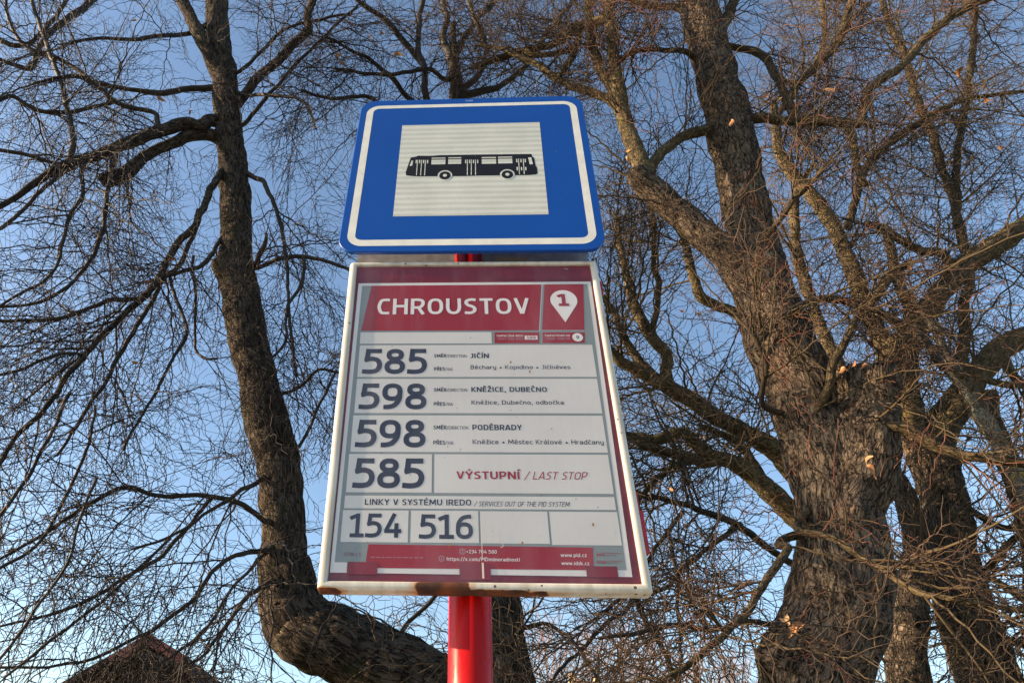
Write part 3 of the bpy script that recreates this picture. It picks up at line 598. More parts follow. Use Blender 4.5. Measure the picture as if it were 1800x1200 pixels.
def spawn(P, R, per, lo=.1, side=.95, along=.55, up=0.):
    """pick child starts on (N,n,3) polylines"""
    n_, n, _ = P.shape; idx = np.repeat(np.arange(n_), per); t = rng.uniform(lo, 1, len(idx))*(n-1.001)
    j = t.astype(int); f = (t-j)[:, None]; a = P[idx, j]; b = P[idx, j+1]; p = a*(1-f)+b*f
    T = b-a; T /= np.linalg.norm(T, axis=1, keepdims=True)+1e-9
    X = rng.normal(size=p.shape); X -= (X*T).sum(1, keepdims=True)*T; X /= np.linalg.norm(X, axis=1, keepdims=True)
    D = T*along+X*side; D[:, 2] += up
    r = R[idx, j]
    return p, D, r, t/(n-1)
def nodes(P, R, zd, p, first=1, out=.85, along=.75, rnd=.28):
    """side shoots at the outer corners of zigzag stems"""
    n_, n, _ = P.shape; pick = rng.random((n_, n)) < p; pick[:, :first] = False; pick[:, -1] = True
    i, j = np.nonzero(pick); T = P[i, j]-P[i, j-1]; T /= np.linalg.norm(T, axis=1, keepdims=True)+1e-9
    sg_ = np.where(j % 2 == 1, 1., -1.)[:, None]
    sd_ = np.where((j == n-1)[:, None], .15, out)
    D = T*along+zd[i]*sg_*sd_+rng.normal(size=T.shape)*rnd
    return P[i, j], D, R[i, j], j/(n-1)
def seen(P, m=150):
    x, y, d = project(P[:, 0]); x2, y2, d2 = project(P[:, -1])
    ok = lambda x, y, d: (x > -m) & (x < 1800+m) & (y > -m) & (y < 1200+m) & (d > 1.0)
    return ok(x, y, d) | ok(x2, y2, d2)
def limb_pts(spec, Y0, Y1, step=.05, jit=.0, stems=()):
    """(px,py,width px) -> smooth 3-D centre line and radii"""
    k = len(spec); P, R = [], []
    for i, (x, y, w) in enumerate(spec):
        Y = Y0+(Y1-Y0)*i/(k-1); p = at(x, y, Y); P.append(p); R.append(w/2*depth(p)/F)
    best = None
    for SP, SR in stems:
        x, y, dd_ = project(SP); e = np.hypot(x-spec[0][0], y-spec[0][1]); rp = SR*F/dd_; ok = e < rp*1.25+6
        if ok.any():
            j = int(np.argmin(np.where(ok, e/(rp+4), 9e9)))
            if best is None or SR[j] > best[1]: best = (SP[j], SR[j])
    if best is not None and best[1] > R[0]*.8:
        q = best[0]; dz = P[0]-q; dz[1] *= .25; P[0] = q+dz*.35; R[0] = min(R[0]*1.25, best[1]*.9)
        if k > 2: w_ = P[1]; P[1] = np.array([w_[0], (w_[1]+q[1])/2, w_[2]])
    Q = cat_rom(np.column_stack([P, R]), 12); d = np.r_[0, np.cumsum(np.linalg.norm(np.diff(Q[:, :3], axis=0), axis=1))]
    n = max(6, int(d[-1]/step)); s = np.linspace(0, d[-1], n)
    Q = np.column_stack([np.interp(s, d, Q[:, c]) for c in range(4)])
    if jit:
        for i in range(1, n):
            q = Q[i, :3]; v = noise.noise_vector(Vector(q*3.1)); w = noise.noise_vector(Vector(q*9.)+Vector((5, 5, 5)))
            Q[i, :3] += (np.array(v)*.9+np.array(w)*.5)*jit*min(1, i/4)
    return Q[:, :3], np.maximum(Q[:, 3], .002)
def limb_mesh(name, P, R, m, parent, k=10, rough=0., burrs=(), close=True):
    A, B = frames(P[None]); A, B = A[0], B[0]; n = len(P); an = np.arange(k)*2*math.pi/k
    C = np.cos(an)[None, :, None]*A[:, None]+np.sin(an)[None, :, None]*B[:, None]
    L_ = np.r_[0, np.cumsum(np.linalg.norm(np.diff(P, axis=0), axis=1))]
    RR = np.repeat(R[:, None], k, 1).copy()
    if rough:
        for i in range(n):
            for j in range(k):
                q = Vector(P[i])+Vector(C[i, j])*float(R[i])
                c = Vector((C[i, j, 0]*R[i]*20, C[i, j, 1]*R[i]*20, C[i, j, 2]*R[i]*20))+Vector((0, 0, 0))
                a = noise.noise(Vector((q.x*3, q.y*3, q.z*2.2)))*.55+noise.noise(Vector((q.x*9, q.y*9, q.z*5)))*.3
                # lengthwise fissures: fast round the stem, slow along it
                fz = abs(noise.noise(Vector((math.cos(an[j])*R[i]*34, math.sin(an[j])*R[i]*34, L_[i]*5.5))))
                RR[i, j] += R[i]*rough*a - .016*min(1, R[i]/.12)*(1-min(1, fz*5))+.004
    V = P[:, None]+C*RR[..., None]
    for (bp, br) in burrs:
        bp = np.array(bp); d = np.linalg.norm(V-bp, axis=2); wgt = np.exp(-(d/br)**2)
        V = V+(V-P[:, None])/np.maximum(RR[..., None], 1e-4)*(wgt*br*.85)[..., None]
    i = (np.arange(n-1)*k)[:, None]; a = np.arange(k)[None]; b = (a+1) % k
    Q = np.stack([i+a, i+b, i+k+b, i+k+a], -1).reshape(-1, 4)
    circ_ = 2*math.pi*float(np.median(R)); u0 = a/k*circ_+0*i; u1 = (a+1)/k*circ_+0*i
    v0 = L_[:-1][:, None]+0*a; v1 = L_[1:][:, None]+0*a
    uv = np.stack([np.stack([u0, v0], -1), np.stack([u1, v0], -1), np.stack([u1, v1], -1), np.stack([u0, v1], -1)], 2).reshape(-1, 2)
    VV = V.reshape(-1, 3)
    if name == 'stump':
        dirn = (P[-1]-P[-4])/np.linalg.norm(P[-1]-P[-4])
        for q_ in range(1, 7): V[-q_] += dirn[None]*(rng.normal(0, .035, k)*(1-(q_-1)/6))[:, None]
    if close:       # end cap as degenerate fan of quads
        c = len(VV); VV = np.vstack([VV, P[-1][None]]); e = (n-1)*k
        cap = np.array([[e+j, e+(j+1) % k, c, c] for j in range(k)])
        # triangles are stored as a second ring instead: shrink a ring to the centre
        VV = np.vstack([VV[:-1], P[-1]+(V[-1]-P[-1])*.5+(P[-1]-P[-2])/np.linalg.norm(P[-1]-P[-2])*R[-1]*.3, P[-1]+(V[-1]-P[-1])*.02+(P[-1]-P[-2])/np.linalg.norm(P[-1]-P[-2])*R[-1]*.4])
        i2 = np.array([[e], [e+k]]); Q2 = np.stack([i2+a, i2+b, i2+k+b, i2+k+a], -1).reshape(-1, 4)
        Q = np.vstack([Q, Q2]); uv = np.vstack([uv, np.tile(uv[-4*k:], (2, 1))])
    return quick(name, VV, Q, m, parent, uv)

BARK_A = bark('lime_bark', (.077, .059, .045), (.130, .102, .076), (.010, .007, .006), (.043, .046, .017), .55, 24)
BARK_B = bark('old_lime_bark', (.130, .098, .072), (.221, .170, .123), (.011, .008, .007), (.079, .079, .028), .68, 20, 1.0, .36)
BARK_C = bark('mossy_bark', (.131, .101, .058), (.205, .159, .088), (.023, .017, .009), (.187, .164, .038), .58, 40, .6)
LICH = bark('lichen_bark', (.202, .184, .138), (.294, .267, .202), (.046, .037, .028), (.506, .368, .037), .57, 40, .6)
BR_A = twigmat('branch_wood', (.025, .019, .014), (.044, .032, .022)); TW_A = twigmat('twig_wood', (.017, .011, .009), (.033, .020, .015), 1.3)
BR_C = bark('branch_bark', (.081, .061, .036), (.155, .114, .065), (.020, .015, .009), (.146, .130, .033), .58, 45, .5)
TW_B = twigmat('twig_reddish', (.032, .022, .015), (.070, .041, .026), 1.1); TW_C = twigmat('twig_dark', (.042, .031, .020), (.098, .070, .041), .8)
TW_R = twigmat('shoot_red', (.102, .031, .020), (.162, .072, .043), 3.)
LEAF = mottled('dry_leaf', (.24, .095, .035), (.42, .20, .08), 20, .7)
LEAF2 = mottled('pale_leaf', (.32, .17, .07), (.5, .3, .14), 20, .7)

def grow(parent, base, d1, L1, n2, L2, n3, L3, mb, mt, droop=(-.03, -.05, -.03), wander=(.055, .055, .05), zig=.29, curl=.0, rmax=.013, up=0., r3=.0030, along=.85, rlim=.5):
    """branches, branchlets and twigs from a list of limb centre lines"""
    p0, dd, rr = [], [], []
    for P, R in base:
        if R.mean() > rlim: continue
        ln = np.linalg.norm(np.diff(P, axis=0), axis=1).sum(); c = int(rng.poisson(ln*d1)+1)
        a, b, r, t = spawn(P[None], R[None], c, .24 if R[0] > .03 else .12, .95, along, up); p0.append(a); dd.append(b); rr.append(r)
        # the limb's own tip goes on growing
        p0.append(P[-1][None]); dd.append((P[-1]-P[-3])[None]/np.linalg.norm(P[-1]-P[-3])*1.4); rr.append(R[-1:]*1.3)
    p0 = np.vstack(p0); dd = np.vstack(dd); rr = np.concatenate(rr)
    n = 13; Ln = L1*rng.uniform(.45, 1.1, len(p0)); r1 = np.minimum(rr*.6, rmax)*rng.uniform(.5, 1, len(p0)); r1 = np.maximum(r1, .0045)
    P1 = walk(p0, dd, Ln, n, wander[0], droop[0], zig*.6, curl); keep = seen(P1, 500); P1, r1, z1 = P1[keep], r1[keep], ZD[keep]
    R1 = r1[:, None]*np.linspace(1, .4, n)[None]
    a, b, r, t = nodes(P1, R1, z1, n2, 1)
    n_ = 9; Ln = L2*rng.uniform(.35, 1.15, len(a))*(1.15-.55*t); r2 = np.clip(r*.7, .0036, .0075)
    P2 = walk(a, b, Ln, n_, wander[1], droop[1], zig, curl); keep = seen(P2, 120); P2, r2, z2 = P2[keep], r2[keep], ZD[keep]
    R2 = r2[:, None]*np.linspace(1, .5, n_)[None]
    a, b, r, t = nodes(P2, R2, z2, n3, 1)
    m = 5; Ln = L3*rng.uniform(.3, 1.2, len(a)); P3 = walk(a, b, Ln, m, wander[2], droop[2], zig*1.15, curl)
    keep = seen(P3, 40); P3 = P3[keep]; r3a = np.full(len(P3), r3)*rng.uniform(.75, 1.25, len(P3)); R3 = r3a[:, None]*np.linspace(1.1, .6, m)[None]
    V1, Q1 = tubes(P1, R1, 6); V2, Q2 = tubes(P2, R2, 4); V3, Q3 = tubes(P3, R3, 3)
    o1 = quick('branches', V1, Q1, mb, parent); tag(o1, kind='stuff')
    V = np.vstack([V2, V3]); Q = np.vstack([Q2, Q3+len(V2)])
    o2 = quick('twigs', V, Q, mt, parent, None, False); tag(o2, kind='stuff')
    print('GROW', parent.name, len(P1), len(P2), len(P3))
    return P1, P2, P3
def build(parent, limbs):
    out = []
    for nm, m, spec, Y0, Y1, k, rough, jit in limbs:
        P, R = limb_pts(spec, Y0, Y1, .022 if k > 30 else .05, jit, [o_ for o_ in out if o_[1].mean() > .02]); bur = limbs_burr.get(id(spec), ())
        limb_mesh(nm, P, R, m, parent, k, rough, bur); out.append((P, R))
    return out
limbs_burr = {}
def lm(spec, Y0=6., Y1=None, m=None, k=10, rough=.12, jit=.02, nm='limb'):
    return (nm, m, spec, Y0, Y0 if Y1 is None else Y1, k, rough, jit)

# --- the lime behind the post: straight trunk hidden by the case, one thick limb swinging up on the left
tA = thing('lime_tree', (at(872, 1130, 6.)[0], 6., 0), 'bare lime behind the red post, its thick limb curving out and up on the left', 'tree', 'bare lime trees')
base = at(885, 1260, 6.); trunkA = [(900, 2050, 150), (893, 1500, 128), (888, 1260, 120), (872, 1130, 108), (862, 1040, 102), (850, 850, 90), (835, 600, 75), (820, 350, 60), (805, 180, 28), (798, 110, 17), (796, 40, 9)]
limbA = [(900, 1290, 120), (800, 1232, 124), (700, 1182, 124), (612, 1142, 122), (552, 1108, 122), (512, 1062, 112), (500, 1000, 90), (502, 940, 82), (494, 860, 82), (480, 780, 84), (467, 733, 82), (452, 660, 73), (437, 600, 74), (424, 520, 70), (414, 470, 70), (412, 430, 62), (414, 380, 58), (412, 320, 56), (406, 260, 52), (401, 200, 49), (396, 150, 46), (390, 100, 44), (384, 60, 42), (377, -40, 38)]
limbs_burr[id(limbA)] = [(at(388, 466, 5.62), .10), (at(470, 1080, 5.55), .13), (at(452, 820, 5.6), .05), (at(540, 1200, 5.5), .12), (at(482, 960, 5.5), .07), (at(440, 735, 5.6), .05)]
K = dict(m=BARK_A)
limbA = [(q[0], q[1], q[2]*(.92 if q[1] < 1000 else 1)) for q in limbA]; limbs_burr[id(limbA)] = [(at(386, 466, 5.62), .10), (at(456, 1084, 5.45), .12), (at(468, 1132, 5.45), .09), (at(520, 1040, 5.5), .07), (at(448, 820, 5.6), .06), (at(540, 1200, 5.5), .12), (at(482, 960, 5.5), .08), (at(436, 735, 5.6), .06), (at(640, 1130, 5.5), .10), (at(470, 640, 5.5), .05)]
A = [lm(trunkA, 6., 6., BARK_A, 48, .16, .03, 'trunk'), lm(limbA, 6., 5.6, BARK_A, 64, .22, .035, 'limb')]
def sp(*a): return [(a[i], a[i+1], a[i+2]) for i in range(0, len(a), 3)]
Ab = [
 (sp(398,165,34, 384,132,34, 368,98,31, 350,60,29, 325,12,26, 308,-30,24), 5.65, 5.3),
 (sp(402,200,26, 425,165,20, 450,140,19, 480,115,18, 515,78,18, 541,52,18, 540,25,16, 560,-20,14), 5.65, 5.2),
 (sp(400,215,26, 370,205,26, 350,222,26, 325,218,26, 290,228,26, 262,237,24, 230,250,24, 195,263,22, 160,277,21, 110,290,18, 60,325,14, 0,362,10, -60,390,8), 5.6, 4.6),
 (sp(395,255,24, 370,230,26, 335,238,26, 300,254,22, 262,270,23, 240,290,26, 215,308,32, 190,314,32, 180,306,26), 5.6, 5.1),
 (sp(400,152,15, 370,152,14, 325,157,12, 283,165,12, 233,157,8, 180,148,8, 147,130,7, 110,107,8, 67,93,8, 37,73,7, 17,40,6, 8,-10,5), 5.65, 5.0),
 (sp(122,282,12, 128,240,11, 117,183,10, 100,127,9, 80,73,8, 60,17,7, 50,-20,6), 4.85, 5.1),
 (sp(180,-15,14, 140,20,14, 110,40,12, 80,67,12, 65,95,10, 52,120,10, 25,113,8, -15,98,7), 6.2, 5.6),
 (sp(277,226,10, 272,200,9, 235,190,9, 200,177,9, 180,157,9, 158,143,8, 120,133,6, 60,150,5), 5.3, 4.9),
 (sp(372,32,10, 330,45,9, 283,63,8, 233,70,7, 183,68,6, 120,75,5), 5.5, 4.9),
 (sp(402,402,9, 387,407,8, 373,447,8, 353,467,8, 327,475,7, 290,487,6), 5.6, 5.3),
 (sp(397,270,16, 390,290,14, 377,320,14, 360,360,14, 340,400,14, 310,430,14, 287,473,13, 267,503,13, 247,527,12, 213,557,11, 180,587,11, 147,627,10, 113,667,10, 97,693,9, 67,730,9, 33,763,8, 10,800,7, -20,840,6), 5.6, 4.3),
 (sp(352,375,10, 345,410,9, 313,467,9, 290,487,9, 263,533,8, 233,587,8, 207,633,8, 187,670,7, 163,700,6, 143,737,6, 123,763,5, 100,800,4), 5.5, 4.6),
 (sp(255,520,9, 247,523,8, 200,527,8, 160,540,7, 117,557,7, 67,563,6, -15,563,5), 5.1, 4.5),
 (sp(147,627,7, 140,619,6, 117,622,5, 67,637,5, -5,660,4), 4.8, 4.4),
 (sp(205,260,10, 190,330,9, 180,400,9, 167,440,8, 133,490,6, 100,517,6, 50,537,5, -5,540,4), 5.1, 4.5),
 (sp(150,282,9, 143,297,8, 143,343,7, 117,393,6, 110,430,6, 100,463,5, 77,497,5, 33,517,4, -5,543,4), 4.9, 4.4),
 (sp(340,450,5, 337,478,5, 343,500,5, 343,600,4, 357,627,4, 383,630,3), 5.4, 5.2),
 (sp(300,478,7, 313,533,6, 330,587,6, 300,633,5, 277,687,5, 247,733,4, 215,790,4), 5.4, 4.8),
 (sp(480,906,13, 462,900,11, 417,883,10, 363,872,9, 283,872,8, 240,858,8, 213,857,7, 177,873,7, 133,903,6, 67,943,5, -10,990,4), 5.6, 4.4),
 (sp(375,872,7, 350,900,7, 333,920,7, 300,960,7, 277,983,7, 233,1007,6, 167,1047,6, 100,1077,4, -5,1100,3), 5.3, 4.4),
 (sp(475,800,11, 452,827,9, 427,857,8, 400,880,7, 350,910,5, 300,940,4, 240,965,3), 5.6, 4.8),
 (sp(480,940,10, 463,947,9, 417,973,8, 380,997,8, 360,1027,7, 333,1057,7, 283,1097,6, 233,1123,5, 180,1150,5, 133,1163,4, 67,1170,3, -5,1173,3), 5.5, 4.2),
 (sp(480,995,10, 467,1005,9, 443,1040,8, 413,1077,7, 383,1120,6, 357,1153,5, 333,1163,4), 5.5, 4.8),
 (sp(475,935,7, 457,955,6, 423,1013,5, 393,1060,5, 367,1100,5, 333,1133,4, 300,1155,3), 5.5, 4.7),
 (sp(170,840,5, 147,900,4, 120,987,4, 67,1067,4, 0,1157,4, -30,1190,4), 4.3, 4.0),
 (sp(300,945,4, 230,1010,4, 160,1070,4, 80,1130,4, 10,1190,3), 4.7, 4.1),
 (sp(410,222,9, 427,207,8, 473,167,7, 527,107,6, 583,53,5, 630,10,4), 5.6, 5.1),
 (sp(420,285,12, 440,300,10, 463,320,9, 480,357,8, 493,397,7, 502,450,6, 508,540,5, 512,600,5, 520,660,4), 5.6, 5.2),
 (sp(440,462,9, 450,460,8, 500,453,8, 550,453,7, 600,470,6, 680,500,5), 5.6, 5.3),
 (sp(430,462,10, 445,455,11, 457,447,10, 468,425,7, 470,410,4), 5.6, 5.3),
 (sp(405,150,8, 427,157,7, 473,167,6, 533,180,5, 557,227,4), 5.6, 5.1),
 (sp(403,130,8, 420,118,7, 467,83,6, 500,53,5, 550,37,5, 620,25,4), 5.6, 5.2),
 (sp(535,450,6, 530,500,6, 505,540,5, 500,600,4, 470,640,4), 5.4, 5.2),
 (sp(480,690,7, 520,670,6, 560,650,5, 600,655,4), 5.6, 5.5),
 (sp(497,810,7, 530,760,6, 565,700,5, 590,650,4), 5.6, 5.5),
 (sp(-30,60,10, 40,80,9, 90,40,8, 130,-20,7), 5.2, 5.4),
 (sp(-30,190,9, 20,170,8, 60,190,8, 110,197,8, 160,190,7, 200,180,6), 4.8, 5.2),
 (sp(-30,420,7, 30,380,7, 80,330,7, 130,290,6), 4.5, 4.9),
 (sp(-30,260,7, 40,270,7, 90,285,6, 120,288,6), 4.6, 4.9),
 (sp(-30,940,6, 30,870,6, 70,800,6, 100,740,6, 120,690,6), 4.2, 4.6),
 (sp(-20,1010,5, 60,960,5, 110,880,5, 150,790,5, 170,720,4), 4.2, 4.7),
]
for s_, y0, y1 in Ab: A.append(lm([(q[0], q[1], q[2]*(.84 if s_[0][2] < 20 else .82)) for q in s_], y0, y1, BARK_A if s_[0][2] > 15 else BR_A, 20 if s_[0][2] > 15 else 8, .2 if s_[0][2] > 20 else .08, .02))
# crown of the hidden trunk, spreading above the sign
Ac = [
 (sp(805,200,14, 760,190,12, 750,170,12, 744,120,10, 735,75,9, 745,-20,9), 6., 5.6),
 (sp(750,130,11, 738,105,10, 702,63,10, 678,36,9, 640,10,7, 600,-20,6), 5.9, 5.2),
 (sp(790,210,10, 725,168,8, 690,138,8, 654,108,6, 615,87,5, 570,65,4), 6., 5.2),
 (sp(795,140,10, 780,130,8, 750,120,7, 700,130,6, 640,128,5, 590,120,4), 6., 5.3),
 (sp(797,135,16, 795,110,14, 808,80,12, 835,40,10, 880,-10,8), 6., 6.),
 (sp(802,160,12, 840,130,9, 855,90,8, 840,50,8, 820,-10,7), 6., 5.5),
 (sp(795,120,14, 780,70,12, 785,30,10, 770,-20,9), 6., 6.2),
 (sp(810,170,12, 880,150,10, 930,110,9, 960,60,8, 1010,0,7), 6., 6.),
 (sp(800,190,9, 700,185,8, 640,170,6, 580,175,5, 530,160,4), 6., 5.3),
 (sp(880,1120,9, 960,1090,6, 1010,1130,5, 1050,1190,4), 6., 5.5),
 (sp(805,1235,14, 740,1150,10, 700,1120,7, 790,1020,6), 6., 6.2),
]
for s_, y0, y1 in Ac: A.append(lm(s_, y0, y1, BR_A, 8, .08, .03))
BA = build(tA, A)
grow(tA, BA[2:], 3.4, 1.7, .58, .75, .66, .32, BR_A, TW_A, droop=(-.05, -.07, -.02), rmax=.011, r3=.0026)

# --- the big lime on the right
tB = thing('lime_tree', (at(1420, 1220, 5.)[0], 5., 0), 'massive old lime on the right, cracked trunk with burr and broken stump', 'tree', 'bare lime trees')
trunkB = [(1400, 2150, 260), (1405, 1500, 200), (1420, 1230, 172), (1440, 1150, 180), (1462, 1080, 182), (1475, 1000, 168), (1472, 900, 150), (1443, 800, 138), (1412, 700, 132), (1386, 640, 124), (1362, 580, 118), (1338, 500, 104), (1331, 460, 90), (1319, 400, 86), (1307, 350, 85), (1297, 300, 84), (1288, 250, 84), (1279, 200, 80), (1264, 150, 76), (1249, 100, 72), (1236, 50, 70), (1225, 0, 68), (1215, -60, 66)]
stumpB = [(1455, 1010, 60), (1495, 920, 95), (1512, 840, 105), (1518, 760, 108), (1518, 700, 104), (1518, 662, 92)]
limbs_burr[id(trunkB)] = [(at(1345, 1115, 4.9), .20), (at(1350, 1165, 4.85), .15), (at(1520, 1010, 4.9), .12), (at(1530, 930, 4.9), .10), (at(1395, 880, 4.8), .05), (at(1330, 480, 4.8), .07), (at(1270, 215, 4.85), .05)]
limbs_burr[id(stumpB)] = [(at(1500, 900, 4.75), .10), (at(1545, 820, 4.8), .08), (at(1505, 700, 4.7), .05)]
trunkB = [(q[0]+(4 if q[1] > 650 else 0), q[1], q[2]*.90) for q in trunkB]; limbs_burr[id(trunkB)] = [(at(1345, 1120, 4.9), .17), (at(1350, 1165, 4.85), .12), (at(1520, 1010, 4.9), .10), (at(1330, 480, 4.8), .05)]
B = [lm(trunkB, 5., 5., BARK_B, 96, .15, .03, 'trunk'), lm(stumpB, 4.9, 4.72, BARK_B, 64, .34, .02, 'stump')]
Bb = [
 (sp(1335,520,60, 1318,494,58, 1292,466,52, 1255,430,50, 1215,395,48, 1180,362,46, 1150,335,45, 1128,316,42, 1114,302,34), 5., 4.7, BARK_B, 40),
 (sp(1140,330,34, 1132,300,32, 1115,260,29, 1100,215,27, 1091,180,24, 1086,150,22, 1080,110,20, 1076,70,20, 1070,0,19, 1065,-40,18), 4.75, 4.6, BARK_C, 24),
 (sp(1094,205,20, 1070,150,18, 1052,115,17, 1040,75,16, 1036,20,13, 1030,-30,12), 4.7, 4.9, BARK_C, 14),
 (sp(1093,215,14, 1080,190,14, 1060,172,14, 1030,160,13, 1000,150,12, 975,135,12, 955,122,11, 920,102,9, 880,85,7, 840,80,5), 4.7, 5.2, BARK_C, 12),
 (sp(1080,60,20, 1065,42,18, 1040,42,16, 1010,50,15, 985,72,13, 950,85,12, 915,92,12, 870,105,11, 830,118,8), 4.65, 5.4, BARK_C, 12),
 (sp(1018,50,13, 1012,85,12, 1000,112,11, 985,132,9), 5.0, 4.9, BARK_C, 10),
 (sp(1022,92,9, 980,98,9, 945,98,10, 925,92,12), 5.0, 5.1, BARK_C, 10),
 (sp(1135,305,20, 1150,285,18, 1180,256,17, 1205,240,17, 1230,232,18, 1262,222,20), 4.75, 4.95, BARK_C, 14),
 (sp(1275,203,22, 1310,203,20, 1340,206,18, 1375,212,16, 1400,212,16, 1440,214,16, 1475,216,17, 1515,217,14), 4.95, 4.6, BARK_C, 14),
 (sp(1511,220,14, 1519,190,13, 1523,165,14, 1540,148,13, 1560,135,13, 1590,110,13, 1615,80,14, 1640,55,14, 1680,25,14, 1750,-10,12), 4.6, 4.2, BARK_C, 12),
 (sp(1490,214,13, 1500,240,12, 1502,270,11, 1510,300,10, 1522,325,9), 4.6, 4.7, BARK_C, 10),
 (sp(1255,80,26, 1268,50,20, 1280,28,18, 1300,-20,16), 5.0, 5.2, BARK_C, 14),
 (sp(1230,45,18, 1190,22,13, 1140,10,11, 1090,-10,9), 5., 5.3, BR_C, 10),
 (sp(1255,120,13, 1225,98,10, 1200,90,9, 1165,87,8, 1115,92,8, 1085,110,8), 5., 4.7, BR_C, 10),
 (sp(1255,85,14, 1290,80,11, 1335,95,13, 1355,115,13, 1368,140,13, 1378,165,12, 1382,190,11), 5., 4.8, BR_C, 12),
 (sp(1385,190,14, 1388,170,13, 1405,145,13, 1430,120,13, 1462,92,13, 1478,65,12, 1488,30,11, 1505,-20,10), 4.8, 4.5, BR_C, 12),
 (sp(1395,930,15, 1388,940,13, 1385,965,12, 1350,1015,12, 1310,1080,11, 1265,1120,10, 1215,1165,9, 1150,1210,8), 4.8, 4., BR_C, 10),
 (sp(1370,1090,9, 1340,1086,8, 1300,1098,8, 1250,1106,7, 1193,1099,7, 1120,1111,6, 1050,1118,4), 4.9, 4.4, BR_A, 8),
 (sp(1415,760,16, 1445,728,14, 1456,675,14, 1462,640,14, 1480,615,13, 1492,585,11, 1510,550,8), 4.7, 4.4, BR_C, 12),
 (sp(1400,880,12, 1430,905,12, 1475,950,11, 1515,980,11, 1550,1003,10, 1585,1025,10, 1640,1045,9, 1710,1060,8, 1810,1075,6), 4.6, 3.8, BR_C, 10),
 (sp(1515,800,20, 1500,760,18, 1530,745,17, 1560,748,17, 1595,755,18, 1640,785,18, 1690,800,16, 1740,803,16, 1820,815,15), 4.8, 4.2, BR_C, 12),
 (sp(1330,612,9, 1342,593,8, 1365,565,9, 1390,545,10, 1425,530,11, 1455,525,12, 1490,530,13, 1510,540,14, 1575,565,15, 1620,600,14, 1660,650,12), 4.7, 4.5, BR_A, 10),
 (sp(1315,470,11, 1345,420,9, 1380,370,8, 1420,330,7, 1450,290,6), 4.8, 4.3, BR_C, 8),
 (sp(1400,720,10, 1360,690,8, 1350,640,8, 1330,600,7, 1310,560,6), 4.7, 4.2, BR_A, 8),
]
for s_, y0, y1, m_, k_ in Bb: B.append(lm(s_, y0, y1, m_, k_, .18 if k_ > 12 else .08, .02))
BB = build(tB, B)
grow(tB, BB[2:], 5.2, 1.4, .56, .72, .68, .30, BR_C, TW_B, droop=(-.02, -.03, 0.), curl=.015, rmax=.012)

